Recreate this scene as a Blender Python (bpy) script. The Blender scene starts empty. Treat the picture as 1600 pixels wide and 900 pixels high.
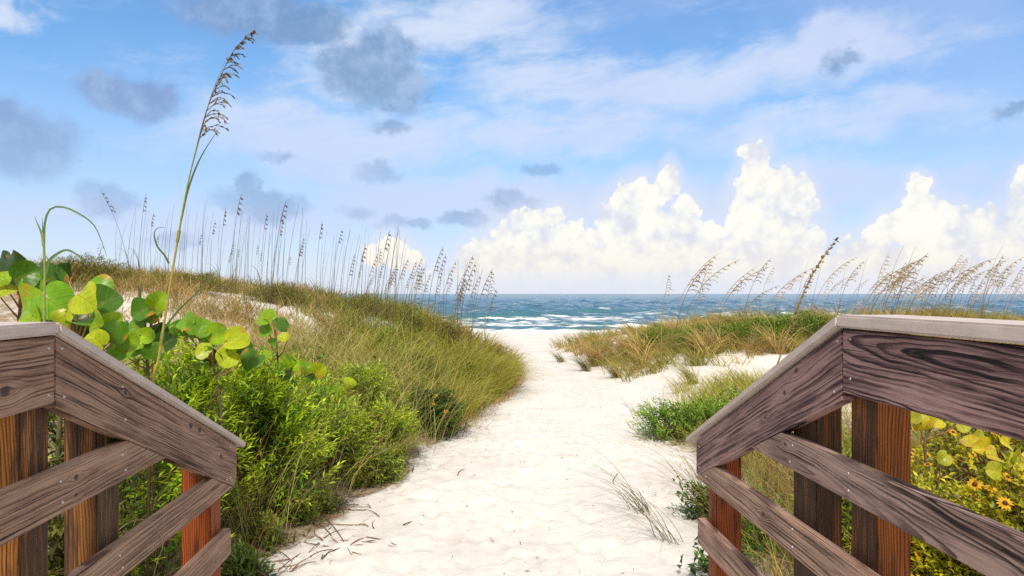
import bpy, math, random
import numpy as np
from mathutils import Vector, Matrix

rng = np.random.RandomState(7)
random.seed(7)
sc = bpy.context.scene
COL = sc.collection
EYE, FOC = 1.75, 1150.0          # eye height above the path sand; focal length in photo pixels
STRENGTH, EXPO = 0.10, 0.76

# ------------------------------------------------------------------ helpers
def at(px, py, Y):
    return np.array([(px - 800) / FOC * Y, Y, EYE - (py - 459) / FOC * Y])

def link(o, parent=None):
    COL.objects.link(o)
    if parent is not None:
        o.parent = parent
    return o

def tag(o, label=None, cat=None, group=None, kind=None):
    if label: o['label'] = label
    if cat: o['category'] = cat
    if group: o['group'] = group
    if kind: o['kind'] = kind
    return o

def empty(name, loc, label, cat, group=None):
    o = bpy.data.objects.new(name, None)
    o.empty_display_size = 0.1
    o.location = loc
    link(o)
    return tag(o, label, cat, group)

class MB:
    """collects numpy vertex / face / colour / uv arrays and links them as one mesh object"""
    def __init__(s):
        s.v, s.f, s.c, s.u, s.n = [], [], [], [], 0
    def add(s, v, faces, col=None, uv=None):
        v = np.asarray(v, dtype=np.float64).reshape(-1, 3)
        for fa in (faces if isinstance(faces, list) else [faces]):
            s.f.append(np.asarray(fa, dtype=np.int64) + s.n)
        s.v.append(v)
        if col is None: col = (0.5, 0.5, 0.5)
        col = np.asarray(col, dtype=np.float64)
        if col.ndim == 1: col = np.tile(col, (len(v), 1))
        s.c.append(col)
        s.u.append(np.zeros((len(v), 2)) if uv is None else np.asarray(uv, dtype=np.float64))
        s.n += len(v)
    def build(s, name, mat, parent=None, smooth=True, loc=None):
        me = bpy.data.meshes.new(name)
        v = np.concatenate(s.v)
        if loc is not None:
            v = v - np.asarray(loc)
        me.vertices.add(len(v)); me.vertices.foreach_set('co', v.astype(np.float32).ravel())
        loops = np.concatenate([f.ravel() for f in s.f])
        tot = np.concatenate([np.full(len(f), f.shape[1]) for f in s.f])
        start = np.concatenate([[0], np.cumsum(tot)[:-1]])
        me.loops.add(len(loops)); me.loops.foreach_set('vertex_index', loops.astype(np.int32))
        me.polygons.add(len(tot)); me.polygons.foreach_set('loop_start', start.astype(np.int32))
        try: me.polygons.foreach_set('loop_total', tot.astype(np.int32))
        except Exception: pass
        me.polygons.foreach_set('use_smooth', np.full(len(tot), smooth))
        c = np.concatenate(s.c)
        at_ = me.attributes.new('col', 'FLOAT_COLOR', 'POINT')
        at_.data.foreach_set('color', np.concatenate([c, np.ones((len(c), 1))], 1).astype(np.float32).ravel())
        uv = np.concatenate(s.u)
        if np.any(uv):
            ul = me.uv_layers.new(name='UVMap')
            ul.data.foreach_set('uv', uv[loops].astype(np.float32).ravel())
        me.update(calc_edges=True); me.validate()
        me.materials.append(mat)
        o = bpy.data.objects.new(name, me)
        if loc is not None: o.location = loc
        return link(o, parent)

def hash2(ix, iy, seed):
    h = np.sin(ix * 127.1 + iy * 311.7 + seed * 74.7) * 43758.5453
    return h - np.floor(h)

def vnoise(x, y, seed=0):
    ix, iy = np.floor(x), np.floor(y)
    fx, fy = x - ix, y - iy
    fx, fy = fx * fx * (3 - 2 * fx), fy * fy * (3 - 2 * fy)
    a, b = hash2(ix, iy, seed), hash2(ix + 1, iy, seed)
    c, d = hash2(ix, iy + 1, seed), hash2(ix + 1, iy + 1, seed)
    return (a * (1 - fx) + b * fx) * (1 - fy) + (c * (1 - fx) + d * fx) * fy

def fbm(x, y, seed=0, o=4):
    r, a, t = 0, 1.0, 0
    for k in range(o):
        r = r + a * vnoise(x * 2 ** k, y * 2 ** k, seed + k); t += a; a *= .5
    return r / t - .5

# ------------------------------------------------------------------ materials
def newmat(name):
    m = bpy.data.materials.new(name); m.use_nodes = True
    nt = m.node_tree
    for n in list(nt.nodes): nt.nodes.remove(n)
    return m, nt

class NT:
    """terse node building"""
    def __init__(s, nt): s.nt = nt
    def n(s, t, **kw):
        nd = s.nt.nodes.new(t)
        for k, v in kw.items(): setattr(nd, k, v)
        return nd
    def put(s, sock, v):
        if isinstance(v, bpy.types.NodeSocket): s.nt.links.new(v, sock)
        elif v is not None: sock.default_value = v
    def m(s, op, a, b=None, c=None, clamp=False):
        nd = s.n('ShaderNodeMath', operation=op, use_clamp=clamp)
        for k, v in enumerate((a, b, c)): s.put(nd.inputs[k], v)
        return nd.outputs[0]
    def vm(s, op, a, b=None, c=None, scale=None):
        nd = s.n('ShaderNodeVectorMath', operation=op)
        for k, v in enumerate((a, b, c)):
            if v is not None: s.put(nd.inputs[k], v)
        if scale is not None: s.put(nd.inputs['Scale'], scale)
        return nd.outputs['Value'] if op in ('LENGTH', 'DOT_PRODUCT', 'DISTANCE') else nd.outputs[0]
    def xyz(s, v):
        nd = s.n('ShaderNodeSeparateXYZ'); s.put(nd.inputs[0], v); return nd.outputs
    def comb(s, x, y, z):
        nd = s.n('ShaderNodeCombineXYZ')
        for k, v in enumerate((x, y, z)): s.put(nd.inputs[k], v)
        return nd.outputs[0]
    def noise(s, vec, scale, detail=3, rough=.55, dist=0, color=False):
        nd = s.n('ShaderNodeTexNoise'); s.put(nd.inputs['Vector'], vec)
        nd.inputs['Scale'].default_value = scale; nd.inputs['Detail'].default_value = detail
        nd.inputs['Roughness'].default_value = rough; nd.inputs['Distortion'].default_value = dist
        return nd.outputs['Color' if color else 'Fac']
    def voro(s, vec, scale, feature='F1', smooth=None):
        nd = s.n('ShaderNodeTexVoronoi', feature=feature); s.put(nd.inputs['Vector'], vec)
        nd.inputs['Scale'].default_value = scale
        if smooth is not None: nd.inputs['Smoothness'].default_value = smooth
        return nd.outputs['Distance']
    def smooth(s, v, a, b, lo=0., hi=1.):
        nd = s.n('ShaderNodeMapRange', interpolation_type='SMOOTHSTEP')
        s.put(nd.inputs[0], v)
        for k, x in zip((1, 2, 3, 4), (a, b, lo, hi)): s.put(nd.inputs[k], x)
        return nd.outputs[0]
    def ramp(s, v, stops):
        nd = s.n('ShaderNodeValToRGB'); s.put(nd.inputs[0], v)
        e = nd.color_ramp.elements
        while len(e) < len(stops): e.new(.5)
        for el, (p, c) in zip(e, stops):
            el.position = p; el.color = (*c, 1) if len(c) == 3 else c
        return nd.outputs[0]
    def mix(s, f, a, b, mode='MIX'):
        nd = s.n('ShaderNodeMix', data_type='RGBA', blend_type=mode)
        s.put(nd.inputs[0], f)
        for k, v in ((6, a), (7, b)):
            s.put(nd.inputs[k], (*v, 1) if isinstance(v, tuple) and len(v) == 3 else v)
        return nd.outputs[2]
    def bump(s, h, dist, strength=1.):
        nd = s.n('ShaderNodeBump'); s.put(nd.inputs['Height'], h)
        nd.inputs['Distance'].default_value = dist; nd.inputs['Strength'].default_value = strength
        return nd.outputs[0]
    def bsdf(s, color, rough=.6, normal=None, spec=.5, **kw):
        nd = s.n('ShaderNodeBsdfPrincipled')
        s.put(nd.inputs['Base Color'], (*color, 1) if isinstance(color, tuple) and len(color) == 3 else color)
        s.put(nd.inputs['Roughness'], rough); s.put(nd.inputs['Specular IOR Level'], spec)
        if normal is not None: s.put(nd.inputs['Normal'], normal)
        for k, v in kw.items(): s.put(nd.inputs[k], v)
        return nd.outputs[0]
    def out(s, sh):
        o = s.n('ShaderNodeOutputMaterial'); s.nt.links.new(sh, o.inputs['Surface'])

def leaf_material(name, transl=.35, rough=.5, gain=1., spec=.4):
    m, nt = newmat(name); N = NT(nt)
    a = N.n('ShaderNodeAttribute', attribute_name='col')
    c = a.outputs['Color']
    nz = N.noise(N.n('ShaderNodeNewGeometry').outputs['Position'], 60, 2)
    c = N.mix(1., c, N.ramp(nz, [(.3, (.8 * gain,) * 3), (.7, (1.15 * gain,) * 3)]), 'MULTIPLY')
    p = N.bsdf(c, rough, spec=spec)
    t = N.n('ShaderNodeBsdfTranslucent'); N.put(t.inputs['Color'], N.mix(1., c, (1.15, 1.1, .7), 'MULTIPLY'))
    mx = N.n('ShaderNodeMixShader'); mx.inputs[0].default_value = transl
    nt.links.new(p, mx.inputs[1]); nt.links.new(t.outputs[0], mx.inputs[2])
    N.out(mx.outputs[0])
    return m

def grape_material():
    m, nt = newmat('sea_grape_leaf'); N = NT(nt)
    c = N.n('ShaderNodeAttribute', attribute_name='col').outputs['Color']
    uv = N.n('ShaderNodeUVMap').outputs[0]
    u = N.xyz(uv)
    x, y = u[0], u[1]                     # x across the blade -1..1, y from the base 0..1
    ax = N.m('ABSOLUTE', x)
    rib = N.smooth(ax, 0., .035, 1., 0.)
    ph = N.m('SUBTRACT', N.m('MULTIPLY', y, 4.2), N.m('MULTIPLY', ax, 2.2))
    fr = N.m('ABSOLUTE', N.m('SUBTRACT', N.m('FRACT', ph), .5))
    vein = N.m('MULTIPLY', N.smooth(fr, 0., .06, 1., 0.), N.smooth(ax, .5, .95, 1., 0.))
    redzone = N.m('MULTIPLY', rib, N.smooth(y, .1, .75, 1., .1))
    pos = N.n('ShaderNodeNewGeometry').outputs['Position']
    mot = N.noise(pos, 26, 4)
    base = N.mix(1., c, N.ramp(mot, [(.3, (.72, .78, .7)), (.72, (1.15, 1.1, 1.1))]), 'MULTIPLY')
    edge = N.m('MULTIPLY', N.smooth(N.vm('LENGTH', N.vm('SUBTRACT', uv, (0, .52, 0))), .42, .56, 0., 1.), N.smooth(N.noise(pos, 9, 2),   .56, .70, 0., .75))
    base = N.mix(edge, base, (.45, .22, .03))
    base = N.mix(N.m('MULTIPLY', vein, .38), base, (.34, .42, .06))
    base = N.mix(N.m('MULTIPLY', redzone, .85), base, (.45, .10, .02))
    bmp = N.bump(N.m('ADD', N.m('MULTIPLY', N.m('ADD', vein, rib), -1.), N.m('MULTIPLY', mot, .5)), .004, .6)
    hole = N.smooth(N.noise(pos, 70, 2), .70, .76)
    base = N.mix(N.m('MULTIPLY', hole, .8), base, (.10, .055, .015))
    p = N.bsdf(base, .36, bmp, spec=.35)
    t = N.n('ShaderNodeBsdfTranslucent'); N.put(t.inputs['Color'], N.mix(1., base, (1.3, 1.2, .5), 'MULTIPLY'))
    mx = N.n('ShaderNodeMixShader'); mx.inputs[0].default_value = .26
    nt.links.new(p, mx.inputs[1]); nt.links.new(t.outputs[0], mx.inputs[2])
    N.out(mx.outputs[0]); return m

def wood_material(name, light, mid, dark, freq=75., z0=-.35, y0=.03, tilt=.03, knots=(), seed=0., rough=.75, contrast=1., streak=.5, warp=.035, ytilt=0.):
    """sawn board: growth rings cut lengthwise, knots, fibres, cracks. Local X runs along the board."""
    m, nt = newmat(name); N = NT(nt)
    p0 = N.n('ShaderNodeTexCoord').outputs['Object']
    oi = N.n('ShaderNodeObjectInfo').outputs['Random']
    p = N.vm('ADD', p0, N.comb(N.m('MULTIPLY_ADD', oi, 7., seed), 0., 0.))
    s = N.xyz(p0)
    n1 = N.noise(N.vm('MULTIPLY', p, (1.6, 5., 5.)), 1., 3, .5)
    n2 = N.noise(N.vm('MULTIPLY', p, (6., 26., 26.)), 1., 2, .5)
    z = N.m('ADD', s[2], N.m('ADD', N.m('MULTIPLY', N.m('SUBTRACT', n1, .5), warp * 2), N.m('MULTIPLY', N.m('SUBTRACT', n2, .5), .006)))
    kcore = None
    for kx, kz, kr in knots:
        d = N.vm('LENGTH', N.vm('MULTIPLY', N.vm('SUBTRACT', p0, (kx, 0, kz)), (.62, 0, 1.)))
        d = N.m('ADD', d, N.m('MULTIPLY', N.m('SUBTRACT', n2, .5), kr * .6))
        push = N.m('MULTIPLY', N.m('POWER', 2.718, N.m('MULTIPLY', N.m('POWER', N.m('DIVIDE', d, kr * 2.3), 2.), -1.)), kr * 1.7)
        sg = N.m('SIGN', N.m('SUBTRACT', s[2], kz))
        z = N.m('SUBTRACT', z, N.m('MULTIPLY', sg, push))
        core = N.smooth(d, kr * .45, kr * .95, 1., 0.)
        kcore = core if kcore is None else N.m('MAXIMUM', kcore, core)
    zz = N.m('SUBTRACT', N.m('SUBTRACT', z, z0), N.m('MULTIPLY', s[0], tilt))
    r = N.m('SQRT', N.m('ADD', N.m('POWER', zz, 2.), N.m('POWER', N.m('SUBTRACT', N.m('SUBTRACT', s[1], y0), N.m('MULTIPLY', s[0], ytilt)), 2.)))
    ph = N.m('MULTIPLY', r, freq)
    ph = N.m('ADD', ph, N.m('MULTIPLY', N.noise(N.comb(ph, seed, 0.), .45, 3), 3.4))
    ringw = N.smooth(N.noise(N.comb(N.m('FLOOR', ph), seed, N.m('MULTIPLY', s[0], 1.3)), 1.7, 2), .36, .60, .05, 1.15)
    fr = N.m('FRACT', ph)
    ring = N.m('MULTIPLY', N.smooth(fr, .30, .86), N.smooth(fr, .90, 1., 1., 0.))     # slow rise to late wood, abrupt fall
    fib = N.noise(N.vm('MULTIPLY', p, (4., 260., 260.)), 1., 3, .7)
    fib2 = N.noise(N.vm('MULTIPLY', p, (1.2, 60., 60.)), 1., 5, .72)
    blot = N.noise(N.vm('MULTIPLY', p, (2.2, 9., 9.)), 1., 4, .6)
    t = N.m('MULTIPLY', N.m('MULTIPLY', ring, ringw), .78 * contrast)
    t = N.m('ADD', t, N.m('MULTIPLY', N.m('SUBTRACT', fib, .5), 1.25))
    t = N.m('ADD', t, N.m('MULTIPLY', N.m('SUBTRACT', fib2, .5), 1.3))
    t = N.m('ADD', t, N.m('MULTIPLY', N.m('SUBTRACT', blot, .5), streak * 1.6))
    t = N.m('ADD', t, .12, clamp=True)
    c = N.ramp(t, [(0., light), (.42, mid), (1., dark)])
    crack = N.smooth(N.noise(N.vm('MULTIPLY', p, (1.0, 75., 75.)), 1.3, 3, .6), .64, .70)
    grey = N.smooth(N.noise(N.vm('MULTIPLY', p, (1.4, 7., 7.)), 1.3, 5, .65), .48, .70, 0., .68)
    c = N.mix(grey, c, N.ramp(fib, [(.3, tuple(a * .9 for a in light)), (.7, tuple(a * 1.25 for a in light))]))
    c = N.mix(N.m('MULTIPLY', crack, .85), c, (.012, .009, .008))
    if kcore is not None:
        c = N.mix(N.m('MULTIPLY', kcore, .9), c, N.mix(fib, (.014, .010, .010), (.07, .045, .04)))
    speck = N.smooth(N.noise(p, 95., 2, .5), .70, .76)
    c = N.mix(N.m('MULTIPLY', speck, .5), c, (.03, .02, .02))
    hgt = N.m('SUBTRACT', N.m('MULTIPLY', ring, .5), N.m('ADD', N.m('MULTIPLY', fib, .6), N.m('MULTIPLY', crack, 2.)))
    if kcore is not None: hgt = N.m('SUBTRACT', hgt, N.m('MULTIPLY', kcore, 1.))
    b = N.bump(hgt, .0022, .8)
    N.out(N.bsdf(c, rough, b, spec=.3)); return m

def post_material(name, light, dark, stain=.5, seed=0., inner=0.):
    m, nt = newmat(name); N = NT(nt)
    p0 = N.n('ShaderNodeTexCoord').outputs['Object']
    oi = N.n('ShaderNodeObjectInfo').outputs['Random']
    p = N.vm('ADD', p0, N.comb(N.m('MULTIPLY_ADD', oi, 5., seed), N.m('MULTIPLY', oi, 3.), 0.))
    s = N.xyz(p)
    w = N.noise(N.vm('MULTIPLY', p, (7., 7., 1.4)), 1., 3, .5)
    ph = N.m('MULTIPLY', N.m('ADD', N.m('ADD', s[0], s[1]), N.m('MULTIPLY', w, .09)), 105.)
    fr = N.m('FRACT', ph)
    ring = N.m('MULTIPLY', N.smooth(fr, .25, .8), N.smooth(fr, .88, 1., 1., 0.))
    fib = N.noise(N.vm('MULTIPLY', p, (230., 230., 4.)), 1., 3, .7)
    t = N.m('ADD', N.m('MULTIPLY', ring, .6), N.m('MULTIPLY', N.m('SUBTRACT', fib, .5), 1.1))
    t = N.m('ADD', t, .15, clamp=True)
    c = N.ramp(t, [(0., light), (.5, tuple(a * .55 for a in light)), (1., dark)])
    st = N.noise(N.vm('MULTIPLY', p, (17., 17., 2.1)), 1., 5, .62)
    # stain mask is denser, so darker, on the face turned to the path
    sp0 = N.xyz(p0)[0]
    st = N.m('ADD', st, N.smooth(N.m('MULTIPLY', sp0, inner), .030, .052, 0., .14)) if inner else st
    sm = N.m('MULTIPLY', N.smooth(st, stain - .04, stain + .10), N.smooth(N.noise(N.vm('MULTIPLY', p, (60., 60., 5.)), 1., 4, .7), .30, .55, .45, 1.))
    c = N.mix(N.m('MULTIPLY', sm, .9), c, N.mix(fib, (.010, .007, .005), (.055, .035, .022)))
    crack = N.smooth(N.noise(N.vm('MULTIPLY', p, (70., 70., 1.1)), 1.2, 2, .5), .68, .72)
    c = N.mix(crack, c, (.01, .006, .004))
    b = N.bump(N.m('SUBTRACT', N.m('MULTIPLY', ring, .4), N.m('ADD', fib, N.m('MULTIPLY', crack, 2.))), .003, .8)
    N.out(N.bsdf(c, .7, b, spec=.3)); return m

def cap_material():
    m, nt = newmat('grey_cap_board'); N = NT(nt)
    p = N.n('ShaderNodeTexCoord').outputs['Object']
    a = N.noise(N.vm('MULTIPLY', p, (3., 40., 40.)), 1., 4, .6)
    d = N.noise(p, 11., 5, .65)
    sp = N.smooth(N.noise(p, 160., 2), .62, .75)
    c = N.ramp(N.m('ADD', N.m('MULTIPLY', a, .5), N.m('MULTIPLY', d, .5)), [(.3, (.40, .325, .29)), (.55, (.56, .47, .43)), (.75, (.66, .57, .53))])
    c = N.mix(N.m('MULTIPLY', sp, .18), c, (.20, .16, .14))
    dirt = N.smooth(N.noise(N.vm('MULTIPLY', p, (4., 14., 14.)), 1., 4, .6), .6, .8)
    c = N.mix(N.m('MULTIPLY', dirt, .35), c, (.22, .17, .13))
    N.out(N.bsdf(c, .55, N.bump(a, .001, .4), spec=.4)); return m

def plain(name, color, rough=.6, metal=0., spec=.5):
    m, nt = newmat(name); N = NT(nt)
    nz = N.noise(N.n('ShaderNodeTexCoord').outputs['Object'], 40, 3)
    c = N.mix(1., color, N.ramp(nz, [(.3, (.7,) * 3), (.7, (1.2,) * 3)]), 'MULTIPLY')
    N.out(N.bsdf(c, rough, spec=spec, Metallic=metal)); return m

def attr_mat(name, rough=.7, spec=.3):
    m, nt = newmat(name); N = NT(nt)
    c = N.n('ShaderNodeAttribute', attribute_name='col').outputs['Color']
    nz = N.noise(N.n('ShaderNodeNewGeometry').outputs['Position'], 90, 3)
    c = N.mix(1., c, N.ramp(nz, [(.3, (.65,) * 3), (.7, (1.2,) * 3)]), 'MULTIPLY')
    N.out(N.bsdf(c, rough, spec=spec)); return m

M_GRASS = leaf_material('dune_grass_blade', .30, .55)
M_LEAF = leaf_material('shrub_leaf', .33, .45)
M_OAT = leaf_material('sea_oat_straw', .2, .6)
M_GRAPE = grape_material()
M_BARK = attr_mat('bark')
M_TWIG = attr_mat('dry_twig')
M_SCREW = plain('galvanised_screw', (.55, .55, .56), .35, .9)
M_CAP = cap_material()

def sand_material():
    m, nt = newmat('white_sand'); N = NT(nt)
    p = N.n('ShaderNodeNewGeometry').outputs['Position']
    veg = N.n('ShaderNodeAttribute', attribute_name='col').outputs['Color']
    v = N.xyz(veg)[0]
    big = N.noise(p, 1.1, 4, .6); fine = N.noise(p, 160, 3, .7); med = N.noise(p, 9, 4, .6)
    c = N.ramp(N.m('ADD', N.m('MULTIPLY', big, .5), N.m('MULTIPLY', med, .5)), [(.34, (.55, .515, .48)), (.5, (.645, .618, .59)), (.66, (.70, .675, .65))])
    c = N.mix(N.smooth(fine, .62, .8, 0., .35), c, (.42, .36, .29))
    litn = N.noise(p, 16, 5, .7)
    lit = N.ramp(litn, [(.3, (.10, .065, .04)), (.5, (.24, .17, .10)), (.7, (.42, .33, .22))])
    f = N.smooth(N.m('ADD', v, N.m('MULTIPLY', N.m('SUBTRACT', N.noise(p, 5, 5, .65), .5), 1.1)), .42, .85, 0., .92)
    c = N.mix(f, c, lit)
    rip = N.m('ADD', N.m('MULTIPLY', N.noise(p, 11., 4, .6), .7), N.m('MULTIPLY', N.smooth(N.voro(N.vm('ADD', p, N.vm('MULTIPLY', N.noise(p, 6., 2, .5, 0, True), (.1, .1, 0.))), 8.5), .05, .42), .20))
    h = N.m('ADD', N.m('MULTIPLY', rip, 1.), N.m('ADD', N.m('MULTIPLY', fine, .06), N.m('MULTIPLY', N.noise(p, 38, 3), .22)))
    N.out(N.bsdf(c, .95, N.bump(h, .04, .4), spec=.1)); return m

# ------------------------------------------------------------------ terrain
YT = [-10, 3, 4.56, 5.9, 6.9, 8.35, 10.5, 12.5, 14.3, 16.6, 20, 23.4, 28, 36]
ELT = [-1.5, -1.5, -1.6, -1.42, -1.15, -.82, -.58, -.18, -.02, .0, -.1, -.3, -1.6, -8]
ERT = [1.3, 1.3, 1.3, 1.4, 1.7, 2.0, 1.95, 2.2, 2.05, 1.8, 1.4, 1.05, 2.2, 8]
def edges(Y): return np.interp(Y, YT, ELT), np.interp(Y, YT, ERT)
def soft(u):
    u = np.maximum(u, 0); return u * u / (u + .35)
def ground_smooth(X, Y):
    X, Y = np.asarray(X, float), np.asarray(Y, float)
    el, er = edges(Y)
    u, v = soft(el - X), soft(X - er)
    gl = np.interp(Y, [-10, 4, 6.5, 9, 12, 17, 22, 30, 42], [.45, .5, .6, .8, 1, 1, .72, .25, 0])
    gr = np.interp(Y, [-10, 4, 8, 11, 14, 18, 22, 30, 42], [.4, .36, .3, .36, .55, .80, .7, .3, 0])
    z = np.where(Y > 23, -1.2 * (Y - 23) / 32, 0.)
    z = z + 2.3 * (1 - np.exp(-u / 3.6)) * gl + 1.15 * (1 - np.exp(-v / 1.7)) * gr
    off = np.clip(np.maximum(u, v) / 1.2, 0, 1) * np.clip((45 - Y) / 15, 0, 1)
    z = z + off * (.42 * fbm(X * .33 + 5, Y * .33 + 9, 3) + .14 * fbm(X * 1.1, Y * 1.1, 8))
    return z
FP = []
for _ in range(900):
    y = 3.2 + 19 * random.random() ** 1.25
    el, er = edges(y)
    FP.append((random.uniform(el + .1, er - .05), y, random.uniform(-.5, .5), random.uniform(.09, .16), random.uniform(.04, .065), random.uniform(.010, .024)))
def axis(a, dense0, dense1, b, step, grow):
    mid = list(np.arange(dense0, dense1, step)); lo = []; s = step; x = dense0
    while x > a: s *= grow; x -= s; lo.append(x)
    hi = []; s = step; x = mid[-1]
    while x < b: s *= grow; x += s; hi.append(x)
    return np.array(lo[::-1] + mid + hi)
def grid_faces(nx, ny):
    i = np.arange(nx - 1)[None, :] + np.arange(ny - 1)[:, None] * nx
    i = i.ravel()
    return np.stack([i, i + 1, i + 1 + nx, i + nx], 1)
VEG = []    # (x, y, r) clumps of litter under plants
def build_ground():
    xs = axis(-160, -3.2, 3.4, 160, .05, 1.07)
    ys = axis(-30, 3.4, 11, 140, .05, 1.022)
    X, Y = np.meshgrid(xs, ys)
    Z = ground_smooth(X, Y)
    el, er = edges(Y)
    path = np.clip((X - el) / .4, 0, 1) * np.clip((er - X) / .4, 0, 1) * np.clip((30 - Y) / 8, 0, 1)
    Z = Z + path * (.035 * fbm(X * 1.2, Y * 1.2, 21) + .022 * fbm(X * 3.5, Y * 3.5, 31) + .016 * fbm(X * 8, Y * 8, 41, 2))
    for fx, fy, a, l, w, d in FP:
        ix = np.where(np.abs(xs - fx) < .4)[0]; iy = np.where(np.abs(ys - fy) < .4)[0]
        if not len(ix) or not len(iy): continue
        sl = np.ix_(iy, ix)
        dx, dy = X[sl] - fx, Y[sl] - fy
        p, q = dx * math.cos(a) - dy * math.sin(a), dx * math.sin(a) + dy * math.cos(a)
        r2 = (p / w) ** 2 + (q / l) ** 2
        Z[sl] += d * (-np.exp(-r2) + .55 * np.exp(-((np.sqrt(r2) - 1.5) / .4) ** 2))
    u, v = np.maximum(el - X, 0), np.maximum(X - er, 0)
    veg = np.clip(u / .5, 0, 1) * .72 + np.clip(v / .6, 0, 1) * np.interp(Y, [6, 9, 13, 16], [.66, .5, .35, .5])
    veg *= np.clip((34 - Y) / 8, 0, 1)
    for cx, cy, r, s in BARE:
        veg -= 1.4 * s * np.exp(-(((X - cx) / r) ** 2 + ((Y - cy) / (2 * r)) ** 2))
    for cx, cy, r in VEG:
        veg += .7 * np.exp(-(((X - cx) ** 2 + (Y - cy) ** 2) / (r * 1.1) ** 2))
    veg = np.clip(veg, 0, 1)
    mb = MB()
    mb.add(np.stack([X.ravel(), Y.ravel(), Z.ravel()], 1), grid_faces(len(xs), len(ys)), np.repeat(veg.ravel()[:, None], 3, 1))
    tag(mb.build('sand_ground', sand_material()), 'white sand path and dunes', None, None, 'structure')

def ray_ground(px, py, y0=2.5, y1=45):
    """where the sight line of a photo pixel meets the ground"""
    Y = np.linspace(y0, y1, 1700)
    X = (px - 800) / FOC * Y; z = EYE - (py - 459) / FOC * Y
    k = np.where(z <= ground_smooth(X, Y))[0]
    i = k[0] if len(k) else -1
    return X[i], Y[i]
BARE = []
for px, py, r, s in [(375, 470, .9, .9), (335, 462, .6, .8), (430, 490, .7, .6), (300, 475, .6, .6), (620, 518, .7, 1.1), (655, 532, .4, 1.), (590, 500, .5, .9), (690, 560, .35, .8), (530, 530, .5, .8), (480, 520, .7, .5), (560, 500, .5, .5),
                     (200, 440, .6, .5), (1010, 600, .7, .8), (1080, 600, .9, .9), (1160, 580, 1., .9), (1230, 560, .9, .9), (960, 590, .5, .6), (970, 545, .8, .5), (1000, 530, .8, .5)]:
    x, y = ray_ground(px, py); BARE.append((x, y, r, s))
def gz(x, y): return float(ground_smooth(x, y))

# ------------------------------------------------------------------ plant geometry
def jit(base, n, amt=.25, hue=.12):
    base = np.asarray(base)
    k = 1 + amt * (rng.rand(n, 1) * 2 - 1)
    h = 1 + hue * (rng.rand(n, 3) * 2 - 1)
    return base * k * h

def blades(mb, root, h, w, ang, lean, droop, col, tipcol=None, S=4):
    """ribbons: root (n,3), height, width, azimuth of lean, lean and droop in units of height"""
    n = len(root)
    t = np.linspace(0, 1, S + 1)
    d = np.stack([np.cos(ang), np.sin(ang), np.zeros(n)], 1)
    fa = rng.rand(n) * 2 * np.pi
    side = np.stack([np.cos(fa), np.sin(fa), np.zeros(n)], 1)
    P = np.zeros((n, S + 1, 2, 3)); C = np.zeros((n, S + 1, 2, 3))
    for k, tt in enumerate(t):
        horiz = (lean * tt + droop * tt ** 2.4) * h
        up = h * (tt - .55 * np.minimum(droop, 1.2) * tt ** 3.2)
        c = root + d * horiz[:, None] + np.array([0, 0, 1]) * up[:, None]
        ww = w * (1 - tt ** 1.8) * .5 + .0004
        P[:, k, 0] = c - side * ww[:, None]; P[:, k, 1] = c + side * ww[:, None]
        cc = col if tipcol is None else col * (1 - tt) + tipcol * tt
        C[:, k, 0] = cc; C[:, k, 1] = cc
    base = (np.arange(n) * (S + 1) * 2)[:, None] + (np.arange(S) * 2)[None, :]
    base = base.ravel()
    mb.add(P.reshape(-1, 3), np.stack([base, base + 1, base + 3, base + 2], 1), C.reshape(-1, 3))

def tube(mb, pts, r, col, sides=5, col2=None):
    pts = np.asarray(pts, float); n = len(pts)
    r = np.full(n, r) if np.isscalar(r) else np.interp(np.linspace(0, 1, n), np.linspace(0, 1, len(r)), r)
    tg = np.gradient(pts, axis=0); tg /= np.linalg.norm(tg, axis=1)[:, None] + 1e-9
    ref = np.array([0.31, .9, .2]); a = np.cross(tg, ref); a /= np.linalg.norm(a, axis=1)[:, None] + 1e-9
    b = np.cross(tg, a)
    th = np.arange(sides) * 2 * np.pi / sides
    P = pts[:, None] + (a[:, None] * np.cos(th)[None, :, None] + b[:, None] * np.sin(th)[None, :, None]) * r[:, None, None]
    i = np.arange(n - 1)[:, None] * sides; j = np.arange(sides)[None, :]; k = (j + 1) % sides
    F = np.stack([i + j, i + k, i + k + sides, i + j + sides], -1).reshape(-1, 4)
    c = np.asarray(col, float)
    C = np.tile(c, (n * sides, 1)) if col2 is None else np.repeat(c + (np.asarray(col2) - c) * np.linspace(0, 1, n)[:, None], sides, 0)
    mb.add(P.reshape(-1, 3), F, C)

def spline(pts, n=20):
    pts = np.asarray(pts, float)
    d = np.concatenate([[0], np.cumsum(np.linalg.norm(np.diff(pts, axis=0), axis=1))])
    out = []
    P = np.vstack([2 * pts[0] - pts[1], pts, 2 * pts[-1] - pts[-2]])
    for s in np.linspace(0, d[-1], n):
        k = min(np.searchsorted(d, s, 'right') - 1, len(pts) - 2)
        t = (s - d[k]) / (d[k + 1] - d[k] + 1e-9)
        a, b, c, e = P[k], P[k + 1], P[k + 2], P[k + 3]
        out.append(.5 * (2 * b + (c - a) * t + (2 * a - 5 * b + 4 * c - e) * t * t + (3 * b - a - 3 * c + e) * t ** 3))
    return np.array(out)

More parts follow.
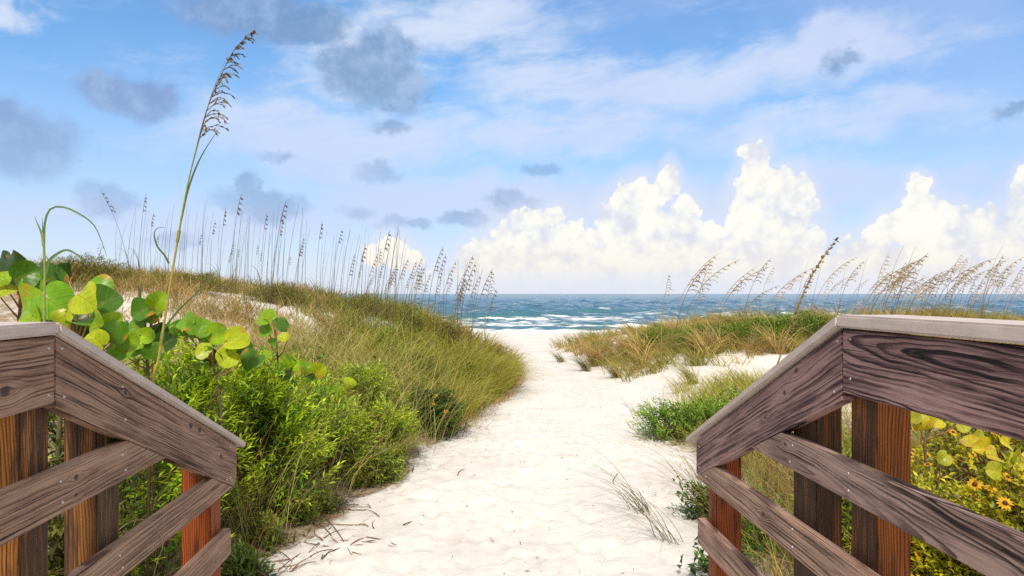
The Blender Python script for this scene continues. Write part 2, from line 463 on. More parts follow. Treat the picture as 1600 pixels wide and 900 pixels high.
def ribbon(mb, pts, w, col, side=(1, 0, .2), col2=None):
    pts = np.asarray(pts, float); n = len(pts)
    w = np.interp(np.linspace(0, 1, n), np.linspace(0, 1, len(w)), w)
    tg = np.gradient(pts, axis=0); tg /= np.linalg.norm(tg, axis=1)[:, None]
    s = np.cross(tg, np.array([.2, -1., .25])); s /= np.linalg.norm(s, axis=1)[:, None] + 1e-9
    nn = np.cross(s, tg)
    P = np.stack([pts - s * w[:, None] / 2 + nn * w[:, None] * .18, pts, pts + s * w[:, None] / 2 + nn * w[:, None] * .18], 1)
    i = np.arange(n - 1) * 3
    F = np.concatenate([np.stack([i, i + 1, i + 4, i + 3], 1), np.stack([i + 1, i + 2, i + 5, i + 4], 1)])
    c = np.asarray(col, float); c2 = c if col2 is None else np.asarray(col2)
    mb.add(P.reshape(-1, 3), F, np.repeat(c + (c2 - c) * np.linspace(0, 1, n)[:, None], 3, 0))

def lances(mb, base, dirs, L, W, col, cup=.25):
    """folded lance-shaped leaves, (n) of them: two strips of three rows meeting at the midrib"""
    n = len(base)
    up = np.tile(np.array([0, 0, 1.]), (n, 1)) + rng.randn(n, 3) * .25
    s = np.cross(dirs, up); s /= np.linalg.norm(s, axis=1)[:, None] + 1e-9
    nn = np.cross(s, dirs)
    L, W = L[:, None], W[:, None]
    v0 = base; v1 = base + dirs * L * .55 - nn * L * .03; v2 = base + dirs * L - nn * L * .10
    l1 = base + dirs * L * .5 - s * W * .5 + nn * W * cup; r1 = base + dirs * L * .5 + s * W * .5 + nn * W * cup
    P = np.stack([v0, l1, v1, r1, v2], 1).reshape(-1, 3)
    b = np.arange(n) * 5
    F = np.concatenate([np.stack([b, b + 2, b + 1], 1), np.stack([b, b + 3, b + 2], 1), np.stack([b + 1, b + 2, b + 4], 1), np.stack([b + 2, b + 3, b + 4], 1)])
    mb.add(P, F, np.repeat(col, 5, 0))

def unit(v): return v / (np.linalg.norm(v, axis=-1, keepdims=True) + 1e-9)

def shrub(name, x, y, rx, ry, h, label, nshoot=220, leaf=.042, old=(.05, .13, .02), young=(.24, .40, .04), ratio=.29, per=15, group=None, cat='shrub', flowers=0, lump=.35, z=None, stemcol=(.16, .10, .055)):
    """upright leafy shoots over a woody base; each shoot carries whorls of leaves, palest at the growing tip"""
    nshoot = int(nshoot * 1.45)
    z = gz(x, y) if z is None else z
    root = empty(name, (x, y, z), label, cat, group)
    fo, st = MB(), MB()
    VEG.append((x, y, max(rx, ry)))
    th = rng.rand(nshoot) * 2 * np.pi; rr = np.sqrt(rng.rand(nshoot))
    hx, hy = np.cos(th) * rr * rx, np.sin(th) * rr * ry
    lum = fbm(hx * 3.1 / max(rx, .3) + x * 3, hy * 3.1 / max(ry, .3) + y, 5, 3)
    prof = np.sqrt(np.clip(1 - rr ** 2.6, 0.03, 1)) * (1 + lump * 2.6 * lum) + rng.randn(nshoot) * .06
    top = np.stack([hx, hy, h * np.clip(prof, .12, 1.4)], 1)
    gzz = ground_smooth(x + hx, y + hy) - z
    top[:, 2] = np.maximum(top[:, 2], gzz + .06)
    out = np.stack([np.cos(th) * rr * 1.25, np.sin(th) * rr * 1.25, np.full(nshoot, .62)], 1) + rng.randn(nshoot, 3) * .32
    out = unit(out)
    sl = leaf * (4.2 + 2.5 * rng.rand(nshoot))
    tint = jit((1, 1, 1), nshoot, .22, .1)
    for k in range(nshoot):
        tip, d, ln = top[k], out[k], sl[k]
        b = tip - d * ln
        if k % 5 == 0:
            g = np.array([hx[k] * .25, hy[k] * .25, 0.])
            tube(st, spline([g, (g + b) / 2 + rng.randn(3) * .05, b, tip], 7), [.007, .004, .002], stemcol, 4)
        t = np.linspace(.02, 1, per) ** .9
        az = np.arange(per) * 2.4 + rng.rand() * 6
        a = unit(np.cross(d, np.array([.3, .2, .9]))); bb = np.cross(d, a)
        sp = (1.15 - .75 * t)[:, None]
        dl = unit(d * (.45 + .65 * t[:, None]) + (a * np.cos(az)[:, None] + bb * np.sin(az)[:, None]) * sp)
        L = leaf * (1.15 - .45 * t) * (.8 + .4 * rng.rand(per))
        mixv = np.clip(t * 1.6 - .28 + .2 * rng.randn(per), 0, 1)[:, None]
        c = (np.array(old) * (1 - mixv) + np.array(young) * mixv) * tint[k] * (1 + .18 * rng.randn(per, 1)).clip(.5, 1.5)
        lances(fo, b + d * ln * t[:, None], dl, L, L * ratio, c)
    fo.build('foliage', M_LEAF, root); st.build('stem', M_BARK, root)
    for k in range(flowers):
        i = rng.randint(nshoot)
        p = top[i] + np.array([0, 0, .015])
        if flowers > 20: p = p + np.array([0, -.02, .02])
        flower(p, root, i)
    return root

FLOWER = []
def flower(p, parent, seed):
    if not FLOWER:
        mb = MB()
        for k in range(13):
            a = k * 2 * np.pi / 13
            d = np.array([[np.cos(a), np.sin(a), .12]])
            lances(mb, d * .006, unit(d), np.array([.024]), np.array([.011]), np.array([[.75, .42, .01]]), .08)
        th = np.linspace(0, 2 * np.pi, 10, endpoint=False)
        ring = lambda r, zz: np.stack([np.cos(th) * r, np.sin(th) * r, np.full(10, zz)], 1)
        V = np.concatenate([ring(.009, .001), ring(.008, .007), ring(.003, .009)])
        i = np.arange(10); j = (i + 1) % 10
        mb.add(V, [np.concatenate([np.stack([i, j, j + 10, i + 10], 1), np.stack([i + 10, j + 10, j + 20, i + 20], 1)]), np.array([list(range(20, 30))])], (.10, .04, .01))
        o = mb.build('flower', M_LEAF, parent); FLOWER.append(o)
    else:
        o = FLOWER[0].copy(); link(o, parent)
    o.location = p
    o.rotation_euler = (random.uniform(.2, 1.1), random.uniform(-.4, .4), random.uniform(-.8, .8))
    s = random.uniform(.8, 1.25); o.scale = (s, s, s)

def grape_leaf(mb, c, nrm, tipdir, D, col, fold=.25):
    """a round leathery leaf of diameter D: notched at the stalk, cupped along the midrib"""
    nrm = unit(np.asarray(nrm, float)); t = np.asarray(tipdir, float); t = unit(t - nrm * np.dot(t, nrm)); s = np.cross(t, nrm)
    nr, na = 5, 22
    th = np.linspace(0, 2 * np.pi, na, endpoint=False)
    ph1, ph2 = rng.rand(2) * 6; bend = rng.rand()
    P, U = [], []
    for i in range(nr + 1):
        f = i / nr
        rad = f * .5 * (1 + .05 * np.sin(3 * th + ph1) + .03 * np.sin(5 * th + ph2)) * (1 - .30 * np.exp(-((((th + np.pi / 2 + np.pi) % (2 * np.pi)) - np.pi) / .28) ** 2))
        x, y = np.cos(th) * rad * 1.06, np.sin(th) * rad
        zz = fold * np.abs(x) * .9 - (.25 + .5 * bend) * (y ** 2) + .10 * bend * np.sin(2 * th + ph1) * f * f + .03 * np.sin(4 * th + ph2) * f * f
        P.append(np.asarray(c) + (s[None] * x[:, None] + t[None] * y[:, None] + nrm[None] * zz[:, None]) * D)
        U.append(np.stack([x * 1.8, y + .5], 1))
    V = np.concatenate(P); U = np.concatenate(U)
    i = np.arange(nr)[:, None] * na; j = np.arange(na)[None]; k = (j + 1) % na
    F = np.stack([i + j, i + k, i + k + na, i + j + na], -1).reshape(-1, 4)
    F = F[na:]                                  # inner ring of the disc is closed as a fan below
    fan = np.stack([np.zeros(na, int), na + (np.arange(na) + 1) % na, na + np.arange(na)], 1)
    mb.add(V, [F, fan], np.asarray(col) * (1 + .1 * rng.randn()), U)
    return np.asarray(c) - t * D * .36

def grape_plant(label, base, hub, leaves, name='sea_grape'):
    """hub: list of branch points above the base; leaves: (px, py, diameter px, Y, colour, nx, nz)"""
    bx, by = base
    z = gz(bx, by)
    root = empty(name, (bx, by, z), label, 'sea grape')
    fo, st = MB(), MB()
    o = np.array([bx, by, z])
    hubs = [at(*h) - o for h in hub]
    pts = [np.zeros(3), hubs[0] * .45 + np.array([.03, .02, 0])] + hubs
    main = spline(pts, 24)
    tube(st, main, [.016, .012, .007], (.10, .065, .045), 7, (.14, .12, .05))
    for (px, py, d, Y, col, nx, nz) in leaves:
        c = at(px, py, Y) - o
        D = d * (1.08 if Y < 4.5 else 1.0) / FOC * Y
        nrm = np.array([nx * 1.6 + .22 * rng.randn(), -1 + .3 * rng.randn(), nz * .9 + .3 * rng.randn()])
        tip = np.array([rng.randn() * .8 + nx, rng.randn() * .2, .25 + .5 * rng.randn()])
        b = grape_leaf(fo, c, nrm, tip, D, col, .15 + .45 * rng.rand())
        j = np.argmin(np.linalg.norm(main[6:] - b, axis=1)) + 6
        j = max(6, j - 2)
        mid = (main[j] + b) / 2 + np.array([0, .02, -.02])
        tube(st, spline([main[j], mid, b + (b - c) * .02, b + (c - b) * .10 - unit(nrm) * .004], 9), [.006, .0035, .003], (.22, .14, .05), 5, (.40, .16, .04))
    fo.build('foliage', M_GRAPE, root); st.build('branch', M_BARK, root)
    return root

# --- sea oats
def panicle(mb, stem, n, blen, sside, col, spl=4, fat=.010, long=.022, sw=1.):
    """seed head: branchlets hang to one side of the upper stem, each carrying flat oval spikelets"""
    m = len(stem)
    tube(mb, stem, [.0018 * sw, .0010 * sw], np.asarray(col) * .8, 4)
    for k in range(n):
        t = (k + .5) / n
        p = stem[min(m - 1, int(t * (m - 1)))]
        tg = unit(stem[min(m - 1, int(t * (m - 1)) + 1)] - stem[max(0, int(t * (m - 1)) - 1)])
        sd = sside * (.6 + .5 * rng.rand()) + rng.randn(3) * np.array([.15, .35, .08])
        ln = blen * (1.0 - .82 * t ** 1.2) * (.65 + .6 * rng.rand())
        q = [p, p + tg * ln * .35 + sd * ln * .35, p + tg * ln * .42 + sd * ln * .8 - np.array([0, 0, ln * .02]), p + tg * ln * .36 + sd * ln * 1.1 - np.array([0, 0, ln * .16])]
        br = spline(q, 7)
        tube(mb, br, .0011 * sw, np.asarray(col) * .8, 3)
        for i in range(spl):
            f = .25 + .75 * (i + .5) / spl
            b = br[min(6, int(f * 6.01))]
            tgb = unit(br[min(6, int(f * 6) + 1)] - br[max(0, int(f * 6) - 1)]); dd = unit(tgb + rng.randn(3) * .28 + np.array([0, 0, -.12]))
            L = long * (.8 + .4 * rng.rand()); W = fat * (.8 + .4 * rng.rand())
            a = unit(np.cross(dd, np.array([.2, -.3 + rng.randn() * .5, 1.])))
            c2 = np.cross(a, dd) * W * .22
            V = np.array([b, b + dd * L * .3 + a * W * .5, b + dd * L * .65 + a * W * .42, b + dd * L, b + dd * L * .65 - a * W * .42, b + dd * L * .3 - a * W * .5, b + dd * L * .45 + c2])
            F = np.array([[0, 1, 6], [1, 2, 6], [2, 3, 6], [3, 4, 6], [4, 5, 6], [5, 0, 6]])
            mb.add(V, F, np.asarray(col) * (1 + .3 * rng.randn()) if rng.rand() > .2 else np.asarray(col) * .7)

def oat_variant(name, lean, curve, nhead, blen, col, headcol, headfrac, spl, leaf=True, stem_r=.0035):
    """a unit-height sea oat: stem, seed head, two leaves; returned as (empty, parts)"""
    root = bpy.data.objects.new(name, None); root.empty_display_size = .1; link(root)
    t = np.linspace(0, 1, 22)
    P = np.stack([lean * t + curve * t ** 3.5, .03 * np.sin(t * 3 + rng.rand() * 6), t - .25 * abs(curve) * t ** 4], 1)
    st = MB(); tube(st, P, [stem_r, stem_r * .75, stem_r * .4], col, 4, np.asarray(headcol) * .9)
    st.build('stem', M_OAT, root)
    if nhead:
        hd = MB(); panicle(hd, P[int(21 * (1 - headfrac)):], nhead, blen, np.array([1., 0, -.25]), headcol, spl + 1, .0075, .024, 1.9)
        hd.build('seed_head', M_OAT, root)
    if leaf:
        lf = MB()
        for k in range(3):
            a = rng.rand() * 6.28; d = np.array([math.cos(a), math.sin(a), 0])
            b = P[1 + k]
            L = .12 + .16 * rng.rand()
            ribbon(lf, spline([b, b + d * .07 * L + np.array([0, 0, L * .6]), b + d * .35 * L + np.array([0, 0, L * 1.0]), b + d * .6 * L + np.array([0, 0, L * 1.05])], 8), [.005, .005, .001], col)
        lf.build('leaf', M_OAT, root)
    return root

def copy_tree(o):
    c = o.copy(); COL.objects.link(c)
    for ch in o.children:
        d = ch.copy(); COL.objects.link(d); d.parent = c
    return c

# ------------------------------------------------------------------ railings
RDIR = np.array([-65.0 / FOC, 1.0])
def rail_frame(L):
    """plan point on a railing plane at forward distance Y; L: sideways offset from the rail direction (right positive)"""
    return lambda Y, off=0.: np.array([L + off + RDIR[0] * Y, Y])

def prism(name, poly, L, thick, sgn, mat, parent, ax0, ax1, bev=.003, base=(0, 0, 0)):
    """board cut from plank: poly = [(Y, drop below the eye)], local X runs from ax0 to ax1, thickness away from the path"""
    import bmesh
    f = rail_frame(L)
    a = np.array([*f(ax0[0]), EYE - ax0[1]]); b = np.array([*f(ax1[0]), EYE - ax1[1]])
    X = unit(b - a)
    out = np.array([sgn * 1.0, -sgn * RDIR[0], 0.]); out = unit(out)         # away from the path
    Z = np.cross(X, out) * (1 if np.cross(X, out)[2] > 0 else -1)
    Yv = np.cross(Z, X)
    M = Matrix(((X[0], Yv[0], Z[0], a[0]), (X[1], Yv[1], Z[1], a[1]), (X[2], Yv[2], Z[2], a[2]), (0, 0, 0, 1)))
    Mi = M.inverted()
    bm = bmesh.new()
    fr, bk = [], []
    for Y, d in poly:
        p = np.array([*f(Y), EYE - d])
        fr.append(bm.verts.new(Mi @ Vector(p))); bk.append(bm.verts.new(Mi @ Vector(p + out * thick)))
    bm.faces.new(fr); bm.faces.new(bk[::-1])
    n = len(poly)
    for k in range(n):
        bm.faces.new((fr[k], bk[k], bk[(k + 1) % n], fr[(k + 1) % n]))
    bmesh.ops.recalc_face_normals(bm, faces=bm.faces[:])
    bmesh.ops.bevel(bm, geom=bm.edges[:], offset=bev, segments=2, affect='EDGES', clamp_overlap=True)
    me = bpy.data.meshes.new(name); bm.to_mesh(me); bm.free()
    me.materials.append(mat)
    o = bpy.data.objects.new(name, me); link(o, parent)
    o.matrix_world = Matrix.Translation(Vector(base)).inverted() @ M
    o.matrix_local = Matrix.Translation(Vector(base)).inverted() @ M
    return o

def screw(parent_board, L, Y, drop, sgn, base):
    import bmesh
    f = rail_frame(L)
    bm = bmesh.new()
    bmesh.ops.create_cone(bm, cap_ends=True, segments=12, radius1=.0048, radius2=.0036, depth=.003)
    me = bpy.data.meshes.new('screw'); bm.to_mesh(me); bm.free(); me.materials.append(M_SCREW)
    o = bpy.data.objects.new('screw', me); link(o, parent_board)
    out = unit(np.array([-sgn * 1.0, sgn * RDIR[0], 0.]))
    p = np.array([*f(Y), EYE - drop]) + out * .001 - np.asarray(base)
    R = Vector(out).to_track_quat('Z', 'Y').to_matrix().to_4x4()
    o.matrix_local = parent_board.matrix_local.inverted() @ (Matrix.Translation(Vector(p)) @ R)

def post(name, L, Y0, Y1, width, top, sgn, mat, parent, base):
    import bmesh
    f = rail_frame(L)
    bm = bmesh.new()
    out = unit(np.array([sgn * 1.0, -sgn * RDIR[0], 0.]))
    a, b = np.array([*f(Y0), 0]), np.array([*f(Y1), 0])
    c = (a + b) / 2 + out * width / 2
    zb = gz(c[0], c[1]) - .5
    zt = [EYE - top[0], EYE - top[1]]
    lo, hi = [], []
    for p, zz in ((a, zt[0]), (a + out * width, zt[0]), (b + out * width, zt[1]), (b, zt[1])):
        lo.append(bm.verts.new(Vector((p[0] - c[0], p[1] - c[1], zb - 1)))); hi.append(bm.verts.new(Vector((p[0] - c[0], p[1] - c[1], zz - 1))))
    bm.faces.new(lo[::-1]); bm.faces.new(hi)
    for k in range(4): bm.faces.new((lo[k], lo[(k + 1) % 4], hi[(k + 1) % 4], hi[k]))
    bmesh.ops.recalc_face_normals(bm, faces=bm.faces[:])
    bmesh.ops.bevel(bm, geom=bm.edges[:], offset=.004, segments=2, affect='EDGES')
    me = bpy.data.meshes.new(name); bm.to_mesh(me); bm.free(); me.materials.append(mat)
    o = bpy.data.objects.new(name, me); link(o, parent)
    o.location = Vector((c[0] - base[0], c[1] - base[1], 1 - base[2]))
    return o

GREYL, GREYM, GREYD = (.37, .225, .155), (.150, .078, .052), (.026, .011, .007)
PURL, PURM, PURD = (.34, .205, .195), (.098, .047, .054), (.008, .0035, .005)

def build_railings():
    # ---------------- right
    base = (1.1, 2.2, 0.2)
    R = empty('boardwalk_railing', base, 'weathered purplish plank railing on the right with a pale grey cap', 'railing')
    L, s, T = 1.094, 1, .038
    w1 = wood_material('weathered_plank_cathedral', PURL, PURM, PURD, 78., .028, -.03, .03, (), 1., contrast=1.0, streak=.75, warp=.035, ytilt=.075)
    w2 = wood_material('weathered_plank_violet', PURL, PURM, PURD, 62., -.30, .02, .0, ((.30, .075, .010), (.42, .03, .012), (.62, -.01, .008)), 2., contrast=.75, streak=.85, warp=.022)
    w3 = wood_material('weathered_rail_striped', (.35, .235, .20), (.135, .076, .068), (.014, .007, .008), 88., -.03, -.01, .03, ((.16, .02, .009),), 3., contrast=1.0, streak=.7, warp=.03, ytilt=.06)
    w4 = wood_material('weathered_rail_brown', (.42, .27, .20), (.165, .09, .068), (.026, .012, .010), 85., -.30, .02, .02, ((.35, .01, .012),), 4., contrast=.75, streak=.65, warp=.018)
    zc = 2.165
    ft = lambda Y: .105 + .432 * (Y - zc)
    fb = lambda Y: .316 + .405 * (Y - zc)
    top = prism('top_board', [(-1.5, .105), (zc - .002, .105), (zc - .002, .292), (-1.5, .292)], L, T, s, w1, R, (1.2, .20), (2.2, .20), base=base)
    for dr in (.13, .245): screw(top, L, zc - .045, dr, s, base)
    sl = prism('sloped_board', [(zc + .002, ft(zc)), (3.564, ft(3.564)), (3.564, .872), (3.53, fb(3.53)), (zc + .002, fb(zc))], L, T, s, w2, R, (zc, .21), (3.564, .80), base=base)
    for Y, d in ((zc + .05, .295), (zc + .03, .14), (3.52, .73), (3.52, .83)): screw(sl, L, Y, d, s, base)
    def cutrail(name, t, b, mat, end=None):
        Yt, Yb = zc + (t + .003 - .316) / .405, zc + (b + .003 - .316) / .405
        if end: poly = [(-1.5, t), (min(Yt, end), t), (end, max(t, min(b, fb(end) + .003))), (end, b), (-1.5, b)] if Yt < end else [(-1.5, t), (end, t), (end, b), (-1.5, b)]
        else: poly = [(-1.5, t), (Yt, t), (Yb, b), (-1.5, b)]
        return prism(name, poly, L, T, s, mat, R, (2.4, (t + b) / 2), (3.4, (t + b) / 2), base=base)
    r2 = cutrail('rail', .488, .600, w3)
    for Y, d in ((2.50, .515), (2.52, .575), (2.13, .52), (2.13, .57)): screw(r2, L, Y, d, s, base)
    r3 = cutrail('rail', .775, .892, w4)
    for Y, d in ((3.42, .85), (2.50, .80), (2.5, .86)): screw(r3, L, Y, d, s, base)
    cutrail('rail', 1.078, 1.20, w4, 3.545)
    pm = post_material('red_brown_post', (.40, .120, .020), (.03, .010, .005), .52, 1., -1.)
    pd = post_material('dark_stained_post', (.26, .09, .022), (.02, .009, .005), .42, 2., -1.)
    pr = post_material('red_end_post', (.42, .095, .020), (.03, .008, .005), .56, 3.)
    Lp = L + T
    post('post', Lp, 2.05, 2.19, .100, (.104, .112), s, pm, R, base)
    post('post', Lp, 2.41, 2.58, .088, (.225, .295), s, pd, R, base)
    post('post', Lp, 3.39, 3.50, .12, (.64, .685), s, pr, R, base)
    capw = .19
    c1 = prism('cap_board', [(-1.5, .0616), (2.167, .0616), (2.167, .099), (-1.5, .099)], 1.078, capw, s, M_CAP, R, (1.0, .08), (2.2, .08), .006, base)
    g = .432
    prism('sloped_cap_board', [(2.171, .0616), (3.685, .0616 + g * 1.514), (3.70, .0616 + g * 1.514 + .035), (2.171, .0985)], 1.078, capw, s, M_CAP, R, (2.17, .08), (3.68, .08 + g * 1.51), .006, base)
    # ---------------- left
    base = (-1.2, 2.0, 0.2)
    R = empty('boardwalk_railing', base, 'weathered brown plank railing on the left below the sea grape leaves', 'railing')
    L, s = -1.125, -1
    v1 = wood_material('weathered_plank_knotty', GREYL, GREYM, GREYD, 74., -.22, .02, .02, ((-.22, -.035, .018),), 5., contrast=.8, streak=.85, warp=.022)
    v2 = wood_material('weathered_plank_brown', GREYL, GREYM, GREYD, 105., .24, .02, -.01, ((.42, .045, .010), (1.02, .055, .016), (1.12, .06, .014), (1.43, .0, .015)), 6., contrast=.85, streak=.65, warp=.018)
    v3 = wood_material('weathered_rail_grey', (.41, .255, .175), (.170, .090, .060), (.028, .012, .008), 90., -.3, .02, .02, ((-.30, .02, .010), (-.3, -.03, .007)), 7., contrast=.75, streak=.7, warp=.015)
    zc = 1.993
    ft = lambda Y: .1144 + .395 * (Y - zc)
    fb = lambda Y: .312 + .405 * (Y - zc)
    top = prism('top_board', [(-1.5, .1144), (zc - .002, .1144), (zc - .002, .299), (-1.5, .299)], L, T, s, v1, R, (2.0, .2), (3.0, .2), base=base)
    for dr in (.145, .27): screw(top, L, zc - .03, dr, s, base)
    sl = prism('sloped_board', [(zc + .002, ft(zc)), (3.545, ft(3.545)), (3.545, .875), (3.50, fb(3.50)), (zc + .002, fb(zc))], L, T, s, v2, R, (zc, .21), (3.545, .82), base=base)
    for Y, d in ((zc + .035, .15), (zc + .045, .285), (2.38, .30), (2.4, .41), (3.45, .72), (3.45, .86)): screw(sl, L, Y, d, s, base)
    def cutl(name, t, b, mat, end=None):
        Yt, Yb = zc + (t + .003 - .312) / .405, zc + (b + .003 - .312) / .405
        poly = [(-1.5, t), (end, t), (end, b), (-1.5, b)] if end else [(-1.5, t), (Yt, t), (Yb, b), (-1.5, b)]
        return prism(name, poly, L, T, s, mat, R, (2.4, (t + b) / 2), (3.4, (t + b) / 2), base=base)
    r2 = cutl('rail', .481, .606, v3)
    for Y, d in ((2.02, .515), (2.03, .575), (2.38, .52), (2.40, .575)): screw(r2, L, Y, d, s, base)
    r3 = cutl('rail', .805, .918, v3)
    for Y, d in ((3.40, .86), (2.36, .84), (2.38, .885)): screw(r3, L, Y, d, s, base)
    cutl('rail', 1.100, 1.225, v3, 3.46)
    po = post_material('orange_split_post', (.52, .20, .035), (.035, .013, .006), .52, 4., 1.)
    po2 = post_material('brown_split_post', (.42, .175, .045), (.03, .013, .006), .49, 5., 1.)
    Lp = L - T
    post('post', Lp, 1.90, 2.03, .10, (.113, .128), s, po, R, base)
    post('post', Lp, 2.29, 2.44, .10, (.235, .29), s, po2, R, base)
    post('post', Lp, 3.30, 3.43, .13, (.63, .68), s, pr, R, base)
    prism('cap_board', [(-1.5, .0756), (1.985, .0756), (1.985, .110), (-1.5, .110)], -1.108, capw, s, M_CAP, R, (1.0, .09), (2.2, .09), .006, base)
    g = .397
    prism('sloped_cap_board', [(1.989, .0756), (3.63, .0756 + g * 1.641), (3.645, .0756 + g * 1.641 + .033), (1.989, .110)], -1.108, capw, s, M_CAP, R, (1.99, .09), (3.63, .09 + g * 1.641), .006, base)

# ------------------------------------------------------------------ sea
def sea_material():
    m, nt = newmat('sea_water'); N = NT(nt)
    p = N.n('ShaderNodeNewGeometry').outputs['Position']
    a = N.n('ShaderNodeAttribute', attribute_name='col').outputs['Color']
    f0 = N.xyz(a)[0]; crest = N.xyz(a)[1]
    q = N.vm('MULTIPLY', p, (.20, 1., 1.))
    fo = N.m('ADD', N.m('MULTIPLY', N.noise(q, .7, 8, .72, .4), 1.), N.m('MULTIPLY', N.noise(q, 2.2, 3, .6), .22))
    foam = N.smooth(N.m('ADD', fo, f0), .93, 1.16)
    base = N.mix(crest, (.042, .135, .215), (.03, .145, .175))
    b = N.bump(N.m('ADD', N.noise(N.vm('MULTIPLY', p, (.6, 1., 1.)), 1.6, 4, .6), N.m('MULTIPLY', N.noise(N.vm('MULTIPLY', p, (.5, 1., 1.)), .35, 3, .6), 2.)), .5, .7)
    w = N.bsdf(base, .2, b, spec=.5)
    d = N.bsdf((.82, .84, .85), .8, N.bump(N.noise(p, 3., 4), .2, .5), spec=.2)
    mx = N.n('ShaderNodeMixShader'); N.put(mx.inputs[0], foam)
    nt.links.new(w, mx.inputs[1]); nt.links.new(d, mx.inputs[2]); N.out(mx.outputs[0]); return m

def build_sea():
    ys = list(np.arange(46, 130, .38)); s = .38
    while ys[-1] < 30000: s *= 1.022; ys.append(ys[-1] + s)
    ys = np.array(ys); us = np.linspace(-1.7, 1.7, 620)
    U, Y = np.meshgrid(us, ys); X = U * Y
    Z = np.zeros_like(X)
    r = np.random.RandomState(4)
    for k in range(26):
        lam = 1.7 * 1.085 ** k
        th = r.randn() * .45
        amp = .0135 * lam * (.7 + .6 * r.rand())
        if lam > 16: amp *= .45
        fade = np.clip(1.6 - Y / (lam * 75), 0, 1) * np.clip((Y - 47) / (25 if lam < 6 else 60), .12, 1)
        ph = (X * math.sin(th) + Y * math.cos(th)) * 2 * np.pi / lam + r.rand() * 6.28 + 1.5 * fbm(X / lam / 3, Y / lam / 3, k)
        w = (1 - np.abs(np.sin(ph / 2))) ** 1.5 * 2 - .8
        Z += amp * fade * w * (.5 + 1.0 * (vnoise(X / lam / 1.6, Y / lam / 1.6, 60 + k)))
    crest = np.zeros_like(X); foam = np.zeros_like(X)
    for cx, cy, wx, wy, h in [(-1.5, 99, 6.5, 2.0, .75), (4.5, 103, 5, 2.0, .55), (9, 74, 5.5, 1.3, .42), (-9, 85, 6, 1.5, .4), (19, 71, 6, 1.2, .3), (34, 92, 9, 1.8, .5), (-26, 95, 9, 1.7, .5), (60, 88, 11, 1.8, .5), (3, 63, 9, 1.0, .22), (50, 120, 12, 2., .5), (16, 125, 9, 2., .45)]:
        yy = cy + 1.2 * np.sin(X * .35 + cx) + .03 * (X - cx) ** 2 * .1
        e = np.exp(-((X - cx) / wx) ** 2)
        prof = np.where(Y < yy, np.exp(-((Y - yy) / (wy * .6)) ** 2), np.exp(-((Y - yy) / (wy * 2.2)) ** 2))
        Z += h * e * prof
        crest += e * np.where(Y < yy, np.exp(-((Y - yy + wy * .4) / wy) ** 2), .3 * prof)
        foam += .22 * e * np.exp(-((Y - yy + wy * 2.6) / (wy * 1.6)) ** 2)
        foam -= .3 * e * prof
    foam += np.interp(Y, [46, 58, 66, 76, 90, 110, 160, 300, 1000], [.56, .50, .48, .42, .36, .32, .29, .26, .14])
    Z += -1.2 + np.interp(Y, [46, 56, 70], [.0, .0, 0.])
    mb = MB()
    mb.add(np.stack([X.ravel(), Y.ravel(), Z.ravel()], 1), grid_faces(len(us), len(ys)), np.stack([foam.ravel(), np.clip(crest, 0, 1).ravel(), 0 * foam.ravel()], 1))
    tag(mb.build('sea_water', sea_material()), 'blue sea with small breaking waves', None, None, 'structure')

# ------------------------------------------------------------------ vegetation layout
OLIVE, STRAW, GREEN, RUST = (.17, .16, .035), (.38, .28, .12), (.10, .15, .03), (.26, .13, .06)
def in_bare(x, y):
    r = 0
    for cx, cy, rad, s in BARE:
        r += s * np.exp(-((((x - cx) / (rad * .9)) ** 2 + ((y - cy) / (rad * 1.35)) ** 2)))
    return r
def grass_patch(name, label, n, region, per, h, w, pal, lean_to=None, lean=.3, droop=.5, keep=None, spread=.09):
    """tufts scattered over a region given by a sampler; pal: list of (colour, weight)"""
    x, y = region(n)
    ok = in_bare(x, y) < .35 + .55 * rng.rand(len(x))
    if keep is not None: ok &= keep(x, y)
    x, y = x[ok], y[ok]
    k = np.maximum(3, (per * (.6 + .8 * rng.rand(len(x)))).astype(int))
    ti = np.repeat(np.arange(len(x)), k)
    n2 = len(ti)
    bx = x[ti] + rng.randn(n2) * spread; by = y[ti] + rng.randn(n2) * spread
    root = np.stack([bx, by, ground_smooth(bx, by) - .02], 1)
    patchy = vnoise(x * 1.1 + 7, y * .9, 5); patchy2 = vnoise(x * .8 + 1, y * .8, 6)
    hh = (h * (.5 + .55 * rng.rand(len(x)) + .65 * patchy))[ti] * (.55 + .6 * rng.rand(n2))
    ang = np.arctan2(by - y[ti], bx - x[ti]) + rng.randn(n2) * .7
    if lean_to is not None:
        wa = rng.rand(n2) < .45
        ang = np.where(wa, lean_to + rng.randn(n2) * .5, ang)
    wt = np.array([p[1] for p in pal], float); wt /= wt.sum()
    cw = np.cumsum(wt)
    tuftpick = np.minimum(np.searchsorted(cw, np.clip(.5 + 1.25 * (patchy2 - .5) + .22 * rng.randn(len(x)), 0, .999)), len(pal) - 1)[ti]
    own = rng.choice(len(pal), n2, p=wt)
    pick = np.where(rng.rand(n2) < .6, tuftpick, own)
    col = np.array([p[0] for p in pal])[pick] * (1 + .3 * (rng.rand(n2, 1) - .5)) * (1 + .16 * (rng.rand(n2, 3) - .5))
    mb = MB()
    W = w * (.7 + .6 * rng.rand(n2)) * np.clip(root[:, 1] / 9., .75, 1.9)
    blades(mb, root, hh, W, ang, lean * (.3 + rng.rand(n2)), droop * (.2 + 1.1 * rng.rand(n2)), col, col * np.array([1.18, 1.1, .95]))
    return tag(mb.build(name, M_GRASS), label, None, None, 'stuff')

